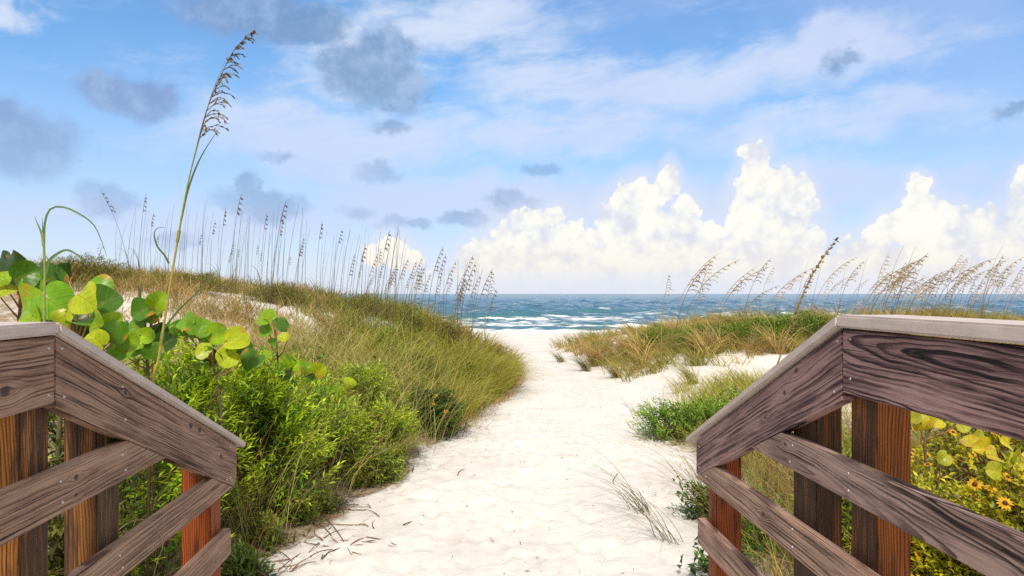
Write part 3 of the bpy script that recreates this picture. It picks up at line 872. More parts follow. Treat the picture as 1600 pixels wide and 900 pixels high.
def left_region(y0, y1, u0, u1, pw=1.):
    def f(n):
        y = y0 + (y1 - y0) * rng.rand(n); el, _ = edges(y)
        return el - (u0 + (u1 - u0) * rng.rand(n) ** pw), y
    return f
def right_region(y0, y1, v0, v1, pw=1.):
    def f(n):
        y = y0 + (y1 - y0) * rng.rand(n); _, er = edges(y)
        return er + (v0 + (v1 - v0) * rng.rand(n) ** pw), y
    return f

def build_grass():
    # left flank beside the path: long yellow-olive blades arching over the sand
    grass_patch('dune_grass', 'long yellow olive grass arching over the left edge of the path', 1450, left_region(9.8, 17.3, .05, 3.2, 1.1), 24, .56, .008,
                [((.16, .23, .025), 3), ((.29, .31, .035), 4), ((.42, .38, .07), 3), ((.50, .37, .15), 1.5), ((.28, .15, .06), .9)], None, .2, .75, lambda x, y: (rng.rand(len(x)) < .25 + 1.15 * vnoise(x * 2.1 + 3, y * 1.7, 15)) & (x / y > -.20 + .05 * rng.randn(len(x))))
    grass_patch('dune_grass', 'short rusty straw underneath the long grass of the left flank', 900, left_region(9.4, 17, -.12, 2.6), 14, .24, .007,
                [((.50, .34, .16), 3), ((.36, .20, .09), 2), ((.26, .25, .05), 2)], None, .7, .8)
    grass_patch('dune_grass', 'dry straw coloured grass low on the left dune slope', 1300, left_region(6.8, 12.5, .9, 5.5), 15, .26, .006,
                [((.52, .38, .18), 4), ((.42, .29, .13), 3), ((.27, .26, .05), 2), ((.36, .19, .09), 1.2)], None, .5, .6, lambda x, y: rng.rand(len(x)) < .35 + .9 * (vnoise(x * 1.2, y * 1.2, 77)))
    grass_patch('dune_grass', 'olive brown grass along the crest of the left dune', 2000, left_region(11, 17.5, 2.4, 15), 16, .30, .008,
                [((.23, .19, .05), 4), ((.16, .20, .035), 2.5), ((.36, .26, .10), 3), ((.50, .37, .17), 2)], None, .35, .5, lambda x, y: rng.rand(len(x)) < .25 + 1.1 * vnoise(x * .7 + 3, y * .7, 91))
    grass_patch('dune_grass', 'sparse grass and stems among the shrubs beside the left railing', 420, left_region(3.0, 7.5, .25, 3.2), 12, .5, .006,
                [((.26, .22, .08), 3), (GREEN, 2), (RUST, 1), (STRAW, 2)], None, .4, .6)
    grass_patch('dune_grass', 'tall fine straw and silvery blades rising through the left shrubs', 330, left_region(5.0, 10.2, .15, 2.4), 11, 1.0, .0055,
                [((.48, .40, .17), 3), ((.36, .37, .14), 3), ((.22, .26, .05), 2), ((.34, .19, .09), 1)], None, .3, .75)
    # right hummock
    grass_patch('dune_grass', 'green and tan wind combed grass on the right dune', 1500, right_region(13.8, 24, .25, 12, 1.1), 20, .40, .0085,
                [((.20, .22, .035), 4), ((.32, .30, .06), 3), ((.50, .37, .16), 2.5), ((.38, .20, .10), 1.2)], 2.9, .5, .85, lambda x, y: rng.rand(len(x)) < .2 + 1.2 * vnoise(x * .6 + 9, y * .6, 33))
    grass_patch('dune_grass', 'pale tufted grass in the sandy hollow behind the right railing', 1150, right_region(8.5, 13.2, .5, 6.5), 17, .34, .0065,
                [((.34, .34, .05), 4), ((.5, .38, .16), 2.5), (GREEN, 1.5)], 2.9, .4, .7, lambda x, y: rng.rand(len(x)) < .05 + 1.1 * vnoise(x * .9 + 2, y * .9, 51))
    grass_patch('dune_grass', 'tangled straw and green grass close behind the right railing', 900, right_region(2.2, 7.5, .22, 4.5), 15, .55, .0062,
                [((.42, .31, .09), 4), ((.27, .25, .04), 4), (GREEN, 1.5), (RUST, .8)], None, .5, .8)
    grass_patch('dune_grass', 'big arching straw and green clumps on the right dune face', 95, right_region(13.2, 20, .1, 9), 75, .75, .009,
                [((.24, .26, .04), 3), ((.52, .40, .17), 3), ((.42, .22, .12), 1.5)], 2.6, .35, 1.1, None, .07)
    grass_patch('dune_grass', 'loose overhanging grass clumps along the outer edge of the left flank', 70, left_region(9.6, 17, .12, .7), 55, .58, .008,
                [((.34, .33, .05), 3), ((.50, .38, .15), 2), ((.40, .22, .10), 1.)], -.3, .32, 1.0, None, .08)
    # single tufts at the path edges
    tufts = [(878, 566, .42, 'wind combed grass tuft nearest the beach on the right path edge', 80, OLIVE), (918, 580, .48, 'drooping grass tuft on the right path edge above the bare sand', 110, (.16, .15, .04)),
             (965, 590, .42, 'low tan grass tuft at the foot of the right dune', 90, (.22, .18, .06)), (1085, 600, .55, 'bright yellow green grass tuft in front of the right dune', 110, (.28, .27, .05)),
             (610, 725, .42, 'tall straw tuft beside the dark green sunflower clump', 90, (.30, .24, .08)), (700, 680, .35, 'rusty straw tuft hanging over the sand by the dark green clump', 60, (.34, .20, .09)),
             (1010, 800, .5, 'thin green grass tuft sprawling over the sand by the right railing', 26, (.15, .15, .05)), (1045, 845, .5, 'long bladed grass tuft lying out over the sand nearest the right railing end', 24, (.17, .16, .07)),
             (1000, 655, .5, 'few fine blades arching over the sand left of the right shrub', 9, (.20, .18, .08)), (1075, 760, .7, 'fine curved grass blades reaching over the path by the railing end', 8, (.22, .2, .09)),
             (490, 610, .5, 'silvery arching grass tuft between the lime shrubs', 45, (.32, .34, .16))]
    for px, py, h, lab, n, c in tufts:
        x, y = ray_ground(px, py)
        z = gz(x, y)
        mb = MB()
        right = px > 850
        root = np.stack([rng.randn(n) * .05, rng.randn(n) * .05, np.full(n, -.02)], 1)
        ang = (np.pi if right else -.3) + rng.randn(n) * (.55 if right else .9)
        sparse = n < 30
        cc = jit(c, n, .35, .15)
        blades(mb, root, h * (.6 + .7 * rng.rand(n)), np.full(n, .0075 if not sparse else .005), ang, (.7 if sparse else .5) * (.4 + rng.rand(n)), (1.1 if sparse else .8) * (.4 + .8 * rng.rand(n)), cc, cc * 1.15, S=7)
        o = mb.build('grass_tuft', M_GRASS); o.location = (x, y, z)
        tag(o, lab, 'grass tuft')

def build_shrubs():
    LIME = dict(old=(.09, .21, .015), young=(.46, .60, .025))
    shrub('shrub', -1.95, 5.7, .62, .55, .95, 'lime green leafy shrub just beyond the end of the left railing', 224, 0.081, **LIME)
    shrub('shrub', -2.3, 5.1, .55, .5, 1.02, 'bright leafy shrub behind the sloped cap of the left railing', 176, 0.078, **LIME)
    shrub('shrub', -2.15, 4.25, .5, .45, 1.12, 'lime shrub at the foot of the tall yellow sea oat stem', 149, 0.074, **LIME)
    shrub('shrub', -1.75, 6.75, .55, .5, .70, 'low spreading green shrub between the lime shrub and the sand', 163, 0.072, old=(.09, .16, .025), young=(.38, .52, .035))
    shrub('shrub', -2.55, 6.6, .6, .5, .62, 'olive tinged shrub below the small sea grape leaves', 149, 0.072, old=(.12, .17, .03), young=(.36, .42, .05))
    shrub('shrub', -1.72, 8.4, .62, .6, .62, 'light green shrub where the straw slope meets the long grass', 156, 0.078, old=(.11, .21, .02), young=(.43, .56, .035))
    shrub('shrub', -1.35, 7.7, .42, .4, .50, 'yellow green shrub touching the near side of the dark flowered clump', 170, .075, old=(.10, .20, .02), young=(.42, .54, .03))
    shrub('shrub', -2.05, 7.3, .55, .5, .60, 'bright shrub standing behind the two lowest sea grape sprigs', 190, .078, **LIME)
    shrub('shrub', -1.30, 6.85, .32, .3, .28, 'low trailing shrub creeping onto the clean sand', 110, .065, old=(.09, .15, .03), young=(.30, .38, .05))
    shrub('shrub', -1.75, 9.9, .6, .5, .42, 'light green creeper patch inside the long yellow grass', 170, .070, old=(.10, .19, .02), young=(.36, .46, .05))
    shrub('shrub', -2.9, 9.7, .6, .5, .36, 'pale creeper patch on the tan slope below the bare sand', 130, .068, old=(.10, .17, .03), young=(.32, .40, .06))
    shrub('shrub', -2.6, 8.3, .6, .5, .48, 'sparse pale green shrub high on the straw slope', 102, 0.078, old=(.13, .21, .03), young=(.38, .48, .05))
    shrub('shrub', -2.0, 3.2, .55, .6, 1.10, 'shaded shrub seen through the gaps of the left railing', 115, 0.075, old=(.03, .045, .012), young=(.13, .16, .02))  # leaf colours darkened to paint in the shade behind the railing
    shrub('shrub', -1.66, 2.75, .28, .35, .92, 'straggly shrub with shade-darkened leaves right behind the left posts', 93, 0.065, old=(.03, .035, .012), young=(.16, .17, .025))  # shade of the railing gap put into these leaf colours too
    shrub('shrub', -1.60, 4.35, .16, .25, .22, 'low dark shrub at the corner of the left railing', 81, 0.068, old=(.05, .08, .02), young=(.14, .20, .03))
    shrub('beach_sunflower', -1.0, 9.0, .48, .42, .48, 'dark green rounded clump with a few yellow flowers at the left sand edge', 330, .042, old=(.03, .085, .018), young=(.09, .19, .025), ratio=.6, per=12, cat='beach sunflower', flowers=9)
    for px, py, r, h, lab in [(505, 800, .16, .16, 'small green sprig on the sand among the dry twigs'), (560, 760, .18, .16, 'sprawling green sprig at the sand edge below the straw tuft'), (470, 815, .2, .2, 'olive sprig at the foot of the lime shrub'),
                              (415, 850, .16, .18, 'dull green sprig in the twig heap beside the left end post'), (610, 735, .2, .22, 'green sprig leaning out over the sand under the straw tuft'), (430, 800, .25, .3, 'leafy skirt of growth under the lime shrub')]:
        x, y = ray_ground(px, py)
        shrub('shrub', x, y, r, r, h, lab, 34, .062, old=(.08, .13, .02), young=(.30, .36, .04), per=12)
    for px, py, r, h, old, young, lab in [(650, 605, .42, .52, (.09, .15, .02), (.28, .36, .04), 'green weed clump in the long grass just above the dark flowered clump'), (735, 612, .30, .42, (.12, .15, .03), (.34, .36, .06), 'olive weed at the foot of the long grass by the sand edge'),
                                          (600, 570, .45, .50, (.10, .17, .02), (.32, .42, .04), 'bright weed where the straw slope turns to long grass'), (700, 555, .40, .62, (.10, .13, .02), (.27, .30, .05), 'dull green weed in the middle of the long grass flank'),
                                          (775, 585, .26, .45, (.20, .13, .06), (.40, .28, .13), 'withered brown weed on the rounded end of the long grass'), (520, 545, .40, .40, (.20, .13, .06), (.36, .26, .12), 'withered rusty weed on the straw slope above the sea grape sprigs'),
                                          (640, 530, .40, .52, (.07, .11, .02), (.20, .25, .04), 'dark green weed high on the long grass flank')]:
        x, y = ray_ground(px, py)
        shrub('shrub', x, y, r, r, h, lab, 80, .062, old=old, young=young, per=12, lump=.6)
    # right side
    shrub('shrub', 2.2, 9.0, .85, .65, .38, 'green mounded shrub on the sand beyond the right railing', 204, 0.074, old=(.07, .16, .02), young=(.26, .40, .04))
    shrub('shrub', 3.0, 8.2, .7, .6, .40, 'yellowish shrub with orange blooms close behind the right sloped cap', 163, 0.074, old=(.10, .15, .02), young=(.30, .34, .05), flowers=4)
    shrub('shrub', 3.05, 9.6, .95, .7, .36, 'light green shrub between the green mound and the sandy hollow', 200, .065, old=(.09, .17, .02), young=(.34, .44, .05))
    shrub('shrub', 2.55, 7.7, .55, .5, .42, 'green shrub directly against the lower end of the right sloped cap', 170, .062, old=(.08, .16, .02), young=(.30, .42, .04))
    shrub('shrub', 1.62, 5.75, .38, .3, .22, 'flat dark creeping shrub on the sand left of the right end post', 81, 0.057, old=(.03, .07, .02), young=(.10, .18, .04), ratio=.45, per=12)
    shrub('shrub', 1.62, 5.0, .28, .3, .36, 'small upright green shrub just left of the right end post', 61, 0.068, old=(.07, .13, .02), young=(.22, .34, .05))
    shrub('shrub', 1.30, 4.45, .20, .2, .20, 'small dark leafy sprout at the foot of the lowest right rail', 40, 0.072, old=(.03, .08, .02), young=(.10, .20, .04), ratio=.5, per=10)
    YG2 = dict(old=(.18, .20, .02), young=(.52, .52, .03))
    shrub('shrub', 2.2, 2.55, .4, .4, .62, 'yellow green shrub filling the lower right corner behind the rails', 150, .075, **YG2)
    shrub('shrub', 2.05, 3.7, .35, .4, .75, 'yellowish leafy shrub just right of the corner post', 130, .07, **YG2)
    SUN = dict(old=(.16, .17, .015), young=(.50, .46, .02), ratio=.5, per=13, cat='beach sunflower')
    shrub('beach_sunflower', 2.35, 3.3, .6, .5, .86, 'yellow flowered beach sunflower close behind the right railing posts', 280, .046, flowers=34, **SUN)
    shrub('beach_sunflower', 2.95, 4.3, .8, .6, .92, 'wide beach sunflower with orange heads at the right frame edge', 330, .046, flowers=34, **SUN)
    shrub('shrub', 1.95, 2.6, .4, .45, .55, 'lime green shrub low between the right rails near the frame bottom', 115, 0.074, old=(.09, .16, .02), young=(.34, .46, .04))
    shrub('shrub', 2.0, 4.2, .4, .5, .8, 'pale straw green shrub seen between the two right posts', 115, 0.074, old=(.14, .18, .03), young=(.36, .40, .06))
    # leafy cover on the right dune and the left crest
    for px, py, r, h, lab in [(1040, 520, 1.0, .42, 'dark green shrub at the seaward end of the right dune'), (1120, 522, 1.2, .50, 'bright green shrub in the middle of the right dune crest'), (1185, 512, 1.1, .45, 'green shrub on the right dune beside the brown grass'),
                              (1265, 505, 1.2, .5, 'olive shrub on the right dune nearest the railing corner')]:
        x, y = ray_ground(px, py + 22)
        y = min(y, 21.); x = (px - 800) / FOC * y
        shrub('shrub', x, y, r, r * .8, h, lab, 230, .075, old=(.06, .13, .02), young=(.22, .36, .03), per=14, ratio=.3)
    for px, Y, r, h, lab in [(130, 12.3, .9, .36, 'olive shrub on the left crest under the curled leaf'), (300, 13.2, .9, .32, 'dark shrub on the left crest right of the tall oat'), (430, 14.0, .8, .34, 'green shrub on the crest below the sea oats'), (560, 14.3, .9, .36, 'green shrub where the crest meets the sea horizon')]:
        x = (px - 800) / FOC * Y
        shrub('shrub', x, Y, r, r * .7, h, lab, 170, .06, old=(.11, .12, .02), young=(.26, .26, .05), per=13, ratio=.25)

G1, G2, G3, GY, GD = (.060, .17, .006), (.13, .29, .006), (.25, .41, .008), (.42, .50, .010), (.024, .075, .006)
def build_grapes():
    grape_plant('large sea grape with round leaves behind the left railing corner', (-2.05, 3.1), [(95, 640, 3.1), (110, 560, 3.1), (115, 500, 3.1)], [
        (45, 482, 62, 3.1, G3, .1, .35), (48, 495, 42, 3.0, G3, -.2, .6), (83, 473, 58, 3.05, G2, .1, .25), (131, 466, 50, 3.0, GY, -.2, .1), (160, 474, 52, 3.15, G1, .4, .4), (155, 448, 40, 3.3, G2, .2, 1.2),
        (128, 505, 44, 3.0, G2, .2, .6), (150, 503, 34, 2.95, G3, -.3, .3), (172, 505, 36, 3.1, G3, .4, .3), (152, 532, 32, 2.9, GY, .1, .3), (180, 520, 38, 3.05, G1, .3, .5), (100, 497, 32, 3.0, GY, 0., .8),
        (120, 515, 46, 3.2, GD, .2, .5), (185, 545, 34, 3.1, G2, -.2, .6), (200, 535, 30, 3.15, G3, .3, .2), (70, 505, 40, 3.2, G1, -.2, .6)])
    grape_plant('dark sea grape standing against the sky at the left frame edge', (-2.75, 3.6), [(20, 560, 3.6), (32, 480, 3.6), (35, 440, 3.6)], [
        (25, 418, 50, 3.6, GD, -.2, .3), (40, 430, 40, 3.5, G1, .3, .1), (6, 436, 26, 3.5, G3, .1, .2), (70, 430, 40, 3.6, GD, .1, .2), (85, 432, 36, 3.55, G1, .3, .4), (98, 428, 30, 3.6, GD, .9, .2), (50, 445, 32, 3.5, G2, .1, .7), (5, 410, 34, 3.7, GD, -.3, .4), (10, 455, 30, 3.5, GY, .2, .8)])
    grape_plant('upright sea grape right of the yellow sea oat stem base', (-2.05, 4.05), [(232, 600, 4.05), (228, 540, 4.05), (226, 490, 4.05)], [
        (217, 468, 38, 4.1, GD, -.5, .2), (223, 485, 34, 4.0, G1, .3, .5), (246, 471, 30, 4.0, G3, .2, .1), (240, 490, 30, 4.05, G2, .1, .7), (210, 512, 34, 4.0, G2, -.4, .5), (196, 518, 34, 4.1, G1, -.4, .4), (245, 520, 32, 4.1, GD, .3, .6), (215, 533, 30, 3.95, G3, -.2, .4), (228, 525, 24, 3.9, G3, .6, .3), (260, 535, 30, 4.0, GD, .2, .5), (205, 550, 30, 4.0, G2, 0., .6), (240, 550, 30, 3.9, G1, .1, .6)])
    grape_plant('sea grape with bright yellow green leaves above the lime shrubs', (-2.0, 5.0), [(345, 640, 5.0), (335, 580, 5.0), (325, 540, 5.0)], [
        (292, 503, 32, 5.0, G2, -.3, .6), (313, 512, 38, 5.0, G2, .2, .5), (300, 520, 30, 5.1, G1, .0, .6), (340, 525, 38, 5.0, G3, .2, .6), (369, 532, 42, 4.9, GY, .1, .45), (357, 558, 36, 4.9, GY, .0, .2), (320, 530, 34, 5.05, G2, -.1, .8), (318, 548, 28, 4.9, GY, -.2, .3), (275, 515, 30, 5.1, G1, .2, .7), (395, 562, 36, 5.1, G1, .1, .6), (380, 545, 30, 5.2, GD, .2, .5), (330, 560, 30, 5.1, GD, 0, .5)])
    grape_plant('spindly sea grape in the middle of the left slope', (-1.95, 5.9), [(430, 640, 5.9), (436, 590, 5.9), (432, 540, 5.9), (430, 515, 5.9)], [
        (416, 498, 32, 5.9, G3, -.2, .7), (440, 508, 30, 5.9, G1, .4, .5), (415, 512, 28, 5.9, G2, -.2, .2), (443, 528, 18, 5.8, GY, .1, .4), (398, 575, 34, 5.8, G2, -.1, .6), (415, 585, 24, 5.7, G3, .2, .2), (412, 560, 28, 5.9, G3, -.3, .3), (448, 565, 26, 5.9, G3, .2, .4), (448, 595, 30, 5.9, GD, .2, .6), (426, 535, 14, 5.8, G1, .6, .2)])
    grape_plant('small sea grape sprig with two paired leaves on the slope', (-1.85, 6.7), [(482, 640, 6.7), (480, 600, 6.7), (483, 580, 6.7)], [
        (470, 572, 24, 6.7, G3, -.2, .4), (480, 574, 22, 6.65, G2, .1, .4), (498, 578, 25, 6.6, GY, .0, .1), (487, 592, 18, 6.7, G1, .2, .5)])
    grape_plant('lowest small sea grape sprig nearest the sand', (-1.75, 7.0), [(520, 660, 7.0), (522, 635, 7.0), (524, 620, 7.0)], [
        (510, 615, 24, 7.0, G2, -.4, .3), (523, 626, 22, 6.95, GY, .1, .2), (545, 600, 22, 6.95, GY, .2, .2), (527, 610, 16, 7., G3, .1, .4), (497, 612, 20, 7.05, G1, -.2, .4)])
    YY, YG = (.55, .47, .02), (.40, .40, .025)
    grape_plant('yellow sea grape with scalloped leaves behind the right railing', (2.5, 3.6), [(1545, 800, 3.6), (1540, 740, 3.55), (1540, 700, 3.55)], [
        (1517, 692, 30, 3.5, YY, -.2, .7), (1537, 700, 28, 3.45, YY, .1, .5), (1553, 712, 30, 3.4, YY, .2, .7), (1572, 692, 24, 3.5, YY, .2, .4), (1475, 715, 22, 3.4, YG, -.2, .3), (1554, 735, 26, 3.35, YG, .0, .3), (1556, 752, 28, 3.4, YY, .3, .4), (1598, 735, 24, 3.3, YY, .0, .7), (1590, 715, 30, 3.5, YG, .3, .5), (1575, 715, 26, 3.5, YG, .1, .5), (1530, 685, 24, 3.6, YG, .2, .8), (1495, 722, 20, 3.5, YG, .3, .4)])
    grape_plant('pair of yellow sea grape leaves under the top right plank', (2.35, 3.9), [(1455, 760, 3.9), (1445, 700, 3.9), (1450, 665, 3.9)], [
        (1440, 662, 26, 3.9, YY, -.2, .5), (1462, 658, 24, 3.9, YY, .2, .6), (1450, 650, 28, 3.95, YG, .1, .8), (1430, 652, 22, 3.9, YG, -.2, .4), (1505, 668, 18, 3.9, YG, .2, .6)])

def px_line(pts, Y, base, n=24):
    return spline([at(a, b, Y + (0 if len(r) == 0 else r[0])) - base for a, b, *r in pts], n)

def build_hero_oats():
    # tall oat at the left
    Y = 3.25
    x0 = at(234, 640, Y); x0[2] = gz(x0[0], Y)
    o = empty('sea_oat', x0, 'tall single sea oat with a feathery head rising high into the sky', 'sea oat')
    base = np.array(x0)
    zb = (EYE - x0[2]) / Y * FOC + 459
    pts = px_line([(228, zb), (236, 640), (248, 560), (262, 470), (276, 385), (291, 300), (306, 235), (322, 175), (342, 125), (366, 78), (398, 46)], Y, base, 60)
    kk = int(np.argmax(pts[:, 2] > at(0, 610, Y)[2] - base[2]))
    st = MB(); tube(st, pts[:kk + 1], [.0062, .0061], (.06, .045, .02), 7, (.10, .075, .025))
    tube(st, pts[kk:], [.0061, .0056, .0045, .0030, .0018, .0011], (.52, .40, .06), 7, (.13, .20, .05))
    for k in (21, 30, 39): tube(st, pts[k:k + 2], .0072, (.30, .28, .06), 7)
    st.build('stem', M_OAT, o)
    hd = MB(); up = pts[pts[:, 2] > at(0, 222, Y)[2] - base[2]]; up = spline(up, 18)
    panicle(hd, up, 34, .105, np.array([1., 0, -.12]), (.24, .18, .11), 9, .0080, .020, 1.7)
    panicle(hd, up[8:], 16, .04, np.array([.6, 0, .1]), (.24, .20, .10), 4, .008, .018, 1.)
    hd.build('seed_head', M_OAT, o)
    for pl, w in (([(283, 345), (293, 300), (308, 258), (326, 225), (345, 198)], [.010, .008, .001]), ([(264, 412), (258, 400), (246, 385), (241, 366), (247, 356), (260, 356)], [.009, .007, .001]),
                  ([(300, 260), (312, 215), (330, 150), (352, 95)], [.006, .004, .001]), ([(252, 520), (275, 490), (310, 455), (345, 420)], [.010, .008, .001])):
        lf = MB(); ribbon(lf, px_line(pl, Y, base, 18), w, (.07, .12, .03)); lf.build('leaf', M_OAT, o)
    # stalk with curled leaves
    Y = 2.65
    x0 = at(70, 640, Y); x0[2] = gz(x0[0], Y); base = np.array(x0)
    o = empty('sea_oat', x0, 'yellow sea oat stalk without a head whose curled leaves arch to the right', 'sea oat')
    zb = (EYE - x0[2]) / Y * FOC + 459
    st = MB(); tube(st, px_line([(72, zb), (70, 640), (69, 500), (70, 420), (68, 375), (66, 360)], Y, base, 30), [.0055, .005, .0045, .004], (.50, .42, .08), 7, (.28, .34, .08)); st.build('stem', M_OAT, o)
    for pl, w in (([(70, 425), (69, 380), (71, 345), (80, 326), (100, 324), (125, 335), (147, 352), (160, 380), (167, 402)], [.009, .008, .006, .001]), ([(71, 428), (76, 410), (88, 398), (104, 391), (120, 398), (133, 412)], [.013, .011, .008, .002]),
                  ([(68, 385), (65, 365), (58, 348), (54, 338)], [.008, .006, .001]), ([(68, 385), (67, 360), (66, 340)], [.007, .005, .001])):
        lf = MB(); ribbon(lf, px_line(pl, Y, base, 22), w, (.10, .17, .05)); lf.build('leaf', M_OAT, o)
    # golden brown stalk on the right
    Y = 6.0
    x0 = at(1170, 700, Y); x0[2] = gz(x0[0], Y); base = np.array(x0)
    o = empty('sea_oat', x0, 'leaning golden brown sea oat with a tight narrow head near the right railing corner', 'sea oat')
    zb = (EYE - x0[2]) / Y * FOC + 459
    pts = px_line([(1166, zb), (1180, 660), (1218, 560), (1238, 502), (1258, 452), (1282, 408), (1311, 370)], Y, base, 50)
    st = MB(); tube(st, pts, [.008, .008, .007, .006, .002], (.34, .30, .08), 7, (.20, .14, .05)); st.build('stem', M_OAT, o)
    hd = MB(); panicle(hd, pts[27:], 44, .045, np.array([.35, 0, .5]), (.26, .17, .055), 4, .014, .034, 1.3); hd.build('seed_head', M_OAT, o)
    # slim stalks near the path
    for px, pyb, pyt, Y, lab, hc in [(642, 640, 425, 9.5, 'slim yellow sea oat standing alone in the left grass', (.30, .24, .09)), (757, 520, 424, 15., 'dark headed sea oat closest to the sea on the left flank', (.14, .09, .05)),
                                     (1085, 560, 440, 15., 'thin pale sea oat in front of the right dune shrubs', (.30, .25, .12)), (1033, 560, 428, 15.5, 'thin sea oat at the left end of the right dune row', (.28, .2, .10))]:
        x = (px - 800) / FOC * Y; z = gz(x, Y); b = np.array([x, Y, z])
        o = empty('sea_oat', b, lab, 'sea oat')
        zb = (EYE - z) / Y * FOC + 459
        pts = px_line([(px, zb), (px + 1, (zb + pyt) / 2), (px + 4, pyt + 45), (px + 12, pyt)], Y, b, 30)
        st = MB(); tube(st, pts, [.009 * Y / 12, .007 * Y / 12, .003], (.36, .33, .09), 5); st.build('stem', M_OAT, o)
        hd = MB(); panicle(hd, pts[22:], 14, .14, np.array([1., 0, -.2]), hc, 4, .014, .032, 2.); hd.build('seed_head', M_OAT, o)

def build_oats():
    TAN, DK, PALE = (.56, .41, .23), (.16, .11, .065), (.62, .50, .32)
    STEM, STEMD = (.22, .17, .07), (.11, .09, .05)
    # right row: wind bent, tan plumes
    V = [oat_variant('sea_oat', .22, .30, 15, .085, STEM, TAN, .33, 4), oat_variant('sea_oat', .16, .22, 13, .08, STEM, (.27, .19, .09), .30, 4), oat_variant('sea_oat', .28, .36, 16, .09, STEM, TAN, .35, 4),
         oat_variant('sea_oat', .10, .16, 13, .075, STEMD, PALE, .28, 4), oat_variant('sea_oat', .18, .45, 15, .08, STEM, (.32, .21, .09), .32, 4)]
    B = [oat_variant('sea_oat', .20, .08, 0, 0, STEM, STEM, 0, 0, False, .0026)]
    used = set()
    def place(v, px, pyt, Y, label, group, rz):
        x = (px - 800) / FOC * Y; z = gz(x, Y)
        h = EYE - (pyt - 459) / FOC * Y - z
        if h < .35: return
        o = v if v.name not in used else copy_tree(v)
        used.add(v.name)
        s = h / .93
        o.location = (x, Y, z - .02); o.scale = (s, s, s); o.rotation_euler = (0, 0, rz)
        tag(o, label, 'sea oat', group)
    lab = 'tan plumed sea oat bending right in the row on the right dune'
    tops = [(1068, 392), (1080, 410), (1088, 402), (1110, 412), (1140, 408), (1132, 415), (1190, 404), (1200, 412), (1215, 418), (1180, 440), (1240, 425), (1270, 415), (1290, 398), (1305, 440), (1312, 428), (1322, 422), (1338, 408), (1345, 432)]
    for k in range(54): tops.append((1360 + 250 * random.random(), random.choice([398, 408, 415, 420, 426, 432, 440])))
    for px, py in [(1400, 402), (1420, 410), (1436, 413), (1500, 405), (1480, 412), (1545, 396), (1562, 415), (1592, 402), (1598, 420), (1530, 425)]: tops.append((px, py))
    for k, (px, py) in enumerate(tops):
        Y = random.uniform(14.5, 19)
        place(V[k % 5], px - 32, py, Y, lab, 'sea oats in the row on the right dune', random.uniform(-.5, .5))
    for k in range(16): place(B[0], random.uniform(1060, 1590), random.uniform(388, 430), random.uniform(15, 19), 'bare thin stalk without a plume among the right sea oats', 'bare stalks on the right dune', random.uniform(-.5, .5))
    # left crest: upright, darker, thin heads
    W = [oat_variant('sea_oat', .04, .03, 9, .022, STEMD, DK, .15, 3, True, .0026), oat_variant('sea_oat', .08, .06, 10, .028, STEMD, (.15, .10, .055), .18, 3, True, .0026), oat_variant('sea_oat', .13, .05, 11, .05, STEMD, (.18, .12, .06), .26, 4, True, .003)]
    E = [oat_variant('sea_oat', .02, .02, 0, 0, STEMD, STEMD, 0, 0, False, .0024), oat_variant('sea_oat', .10, .04, 0, 0, STEM, STEMD, 0, 0, False, .0024)]
    lab = 'thin dark headed sea oat upright on the left dune crest'
    lt = [(218, 310), (232, 338), (345, 332), (358, 312), (407, 338), (421, 322), (495, 352), (517, 362), (240, 370), (325, 350), (550, 388), (430, 350)]
    for k in range(12): lt.append((random.uniform(300, 600), random.uniform(355, 405)))
    for k, (px, py) in enumerate(lt):
        place(W[k % 3 if px > 450 else k % 2], px, py, random.uniform(12.5, 15), lab, 'sea oats on the left dune crest', random.uniform(-.5, .5))
    for k in range(115):
        px = random.uniform(170, 620)
        place(E[k % 2], px, random.uniform(318, 392) if px < 480 else random.uniform(360, 410), random.uniform(12, 15), 'bare thin stalk without a head on the left dune crest', 'bare stalks on the left dune crest', random.uniform(-.6, .6))
    lab = 'sea oat with a drooping brown head on the left flank above the sea'
    ft = [(680, 390), (648, 405), (690, 402), (695, 412), (655, 420), (722, 404), (728, 415), (712, 430), (640, 428), (610, 420), (667, 430), (700, 438), (770, 455), (745, 425), (600, 412), (580, 402), (570, 415)]
    for k in range(14): ft.append((random.uniform(570, 735), random.uniform(405, 445)))
    W2 = [oat_variant('sea_oat', .10, .10, 12, .045, STEMD, (.26, .18, .10), .24, 4, True, .0036), oat_variant('sea_oat', .16, .10, 13, .05, STEM, (.36, .26, .14), .27, 4, True, .0036)]
    for k, (px, py) in enumerate(ft):
        place(W2[k % 2], px - 16, py, random.uniform(13, 16.5), lab, 'sea oats on the left flank', random.uniform(-.5, .5))
    for k in range(34): place(E[k % 2], random.uniform(560, 750), random.uniform(410, 450), random.uniform(13, 16.5), 'bare thin stalk without a head on the left flank', 'bare stalks on the left flank', random.uniform(-.6, .6))
    # leading stalk bent left at the far left of the crest
    v = oat_variant('sea_oat', -.22, -.10, 9, .045, STEMD, DK, .2, 4, True, .0032)
    place(v, 205, 302, 12.5, 'sea oat leaning left over the crest with a dark drooping tip', None, 0.)

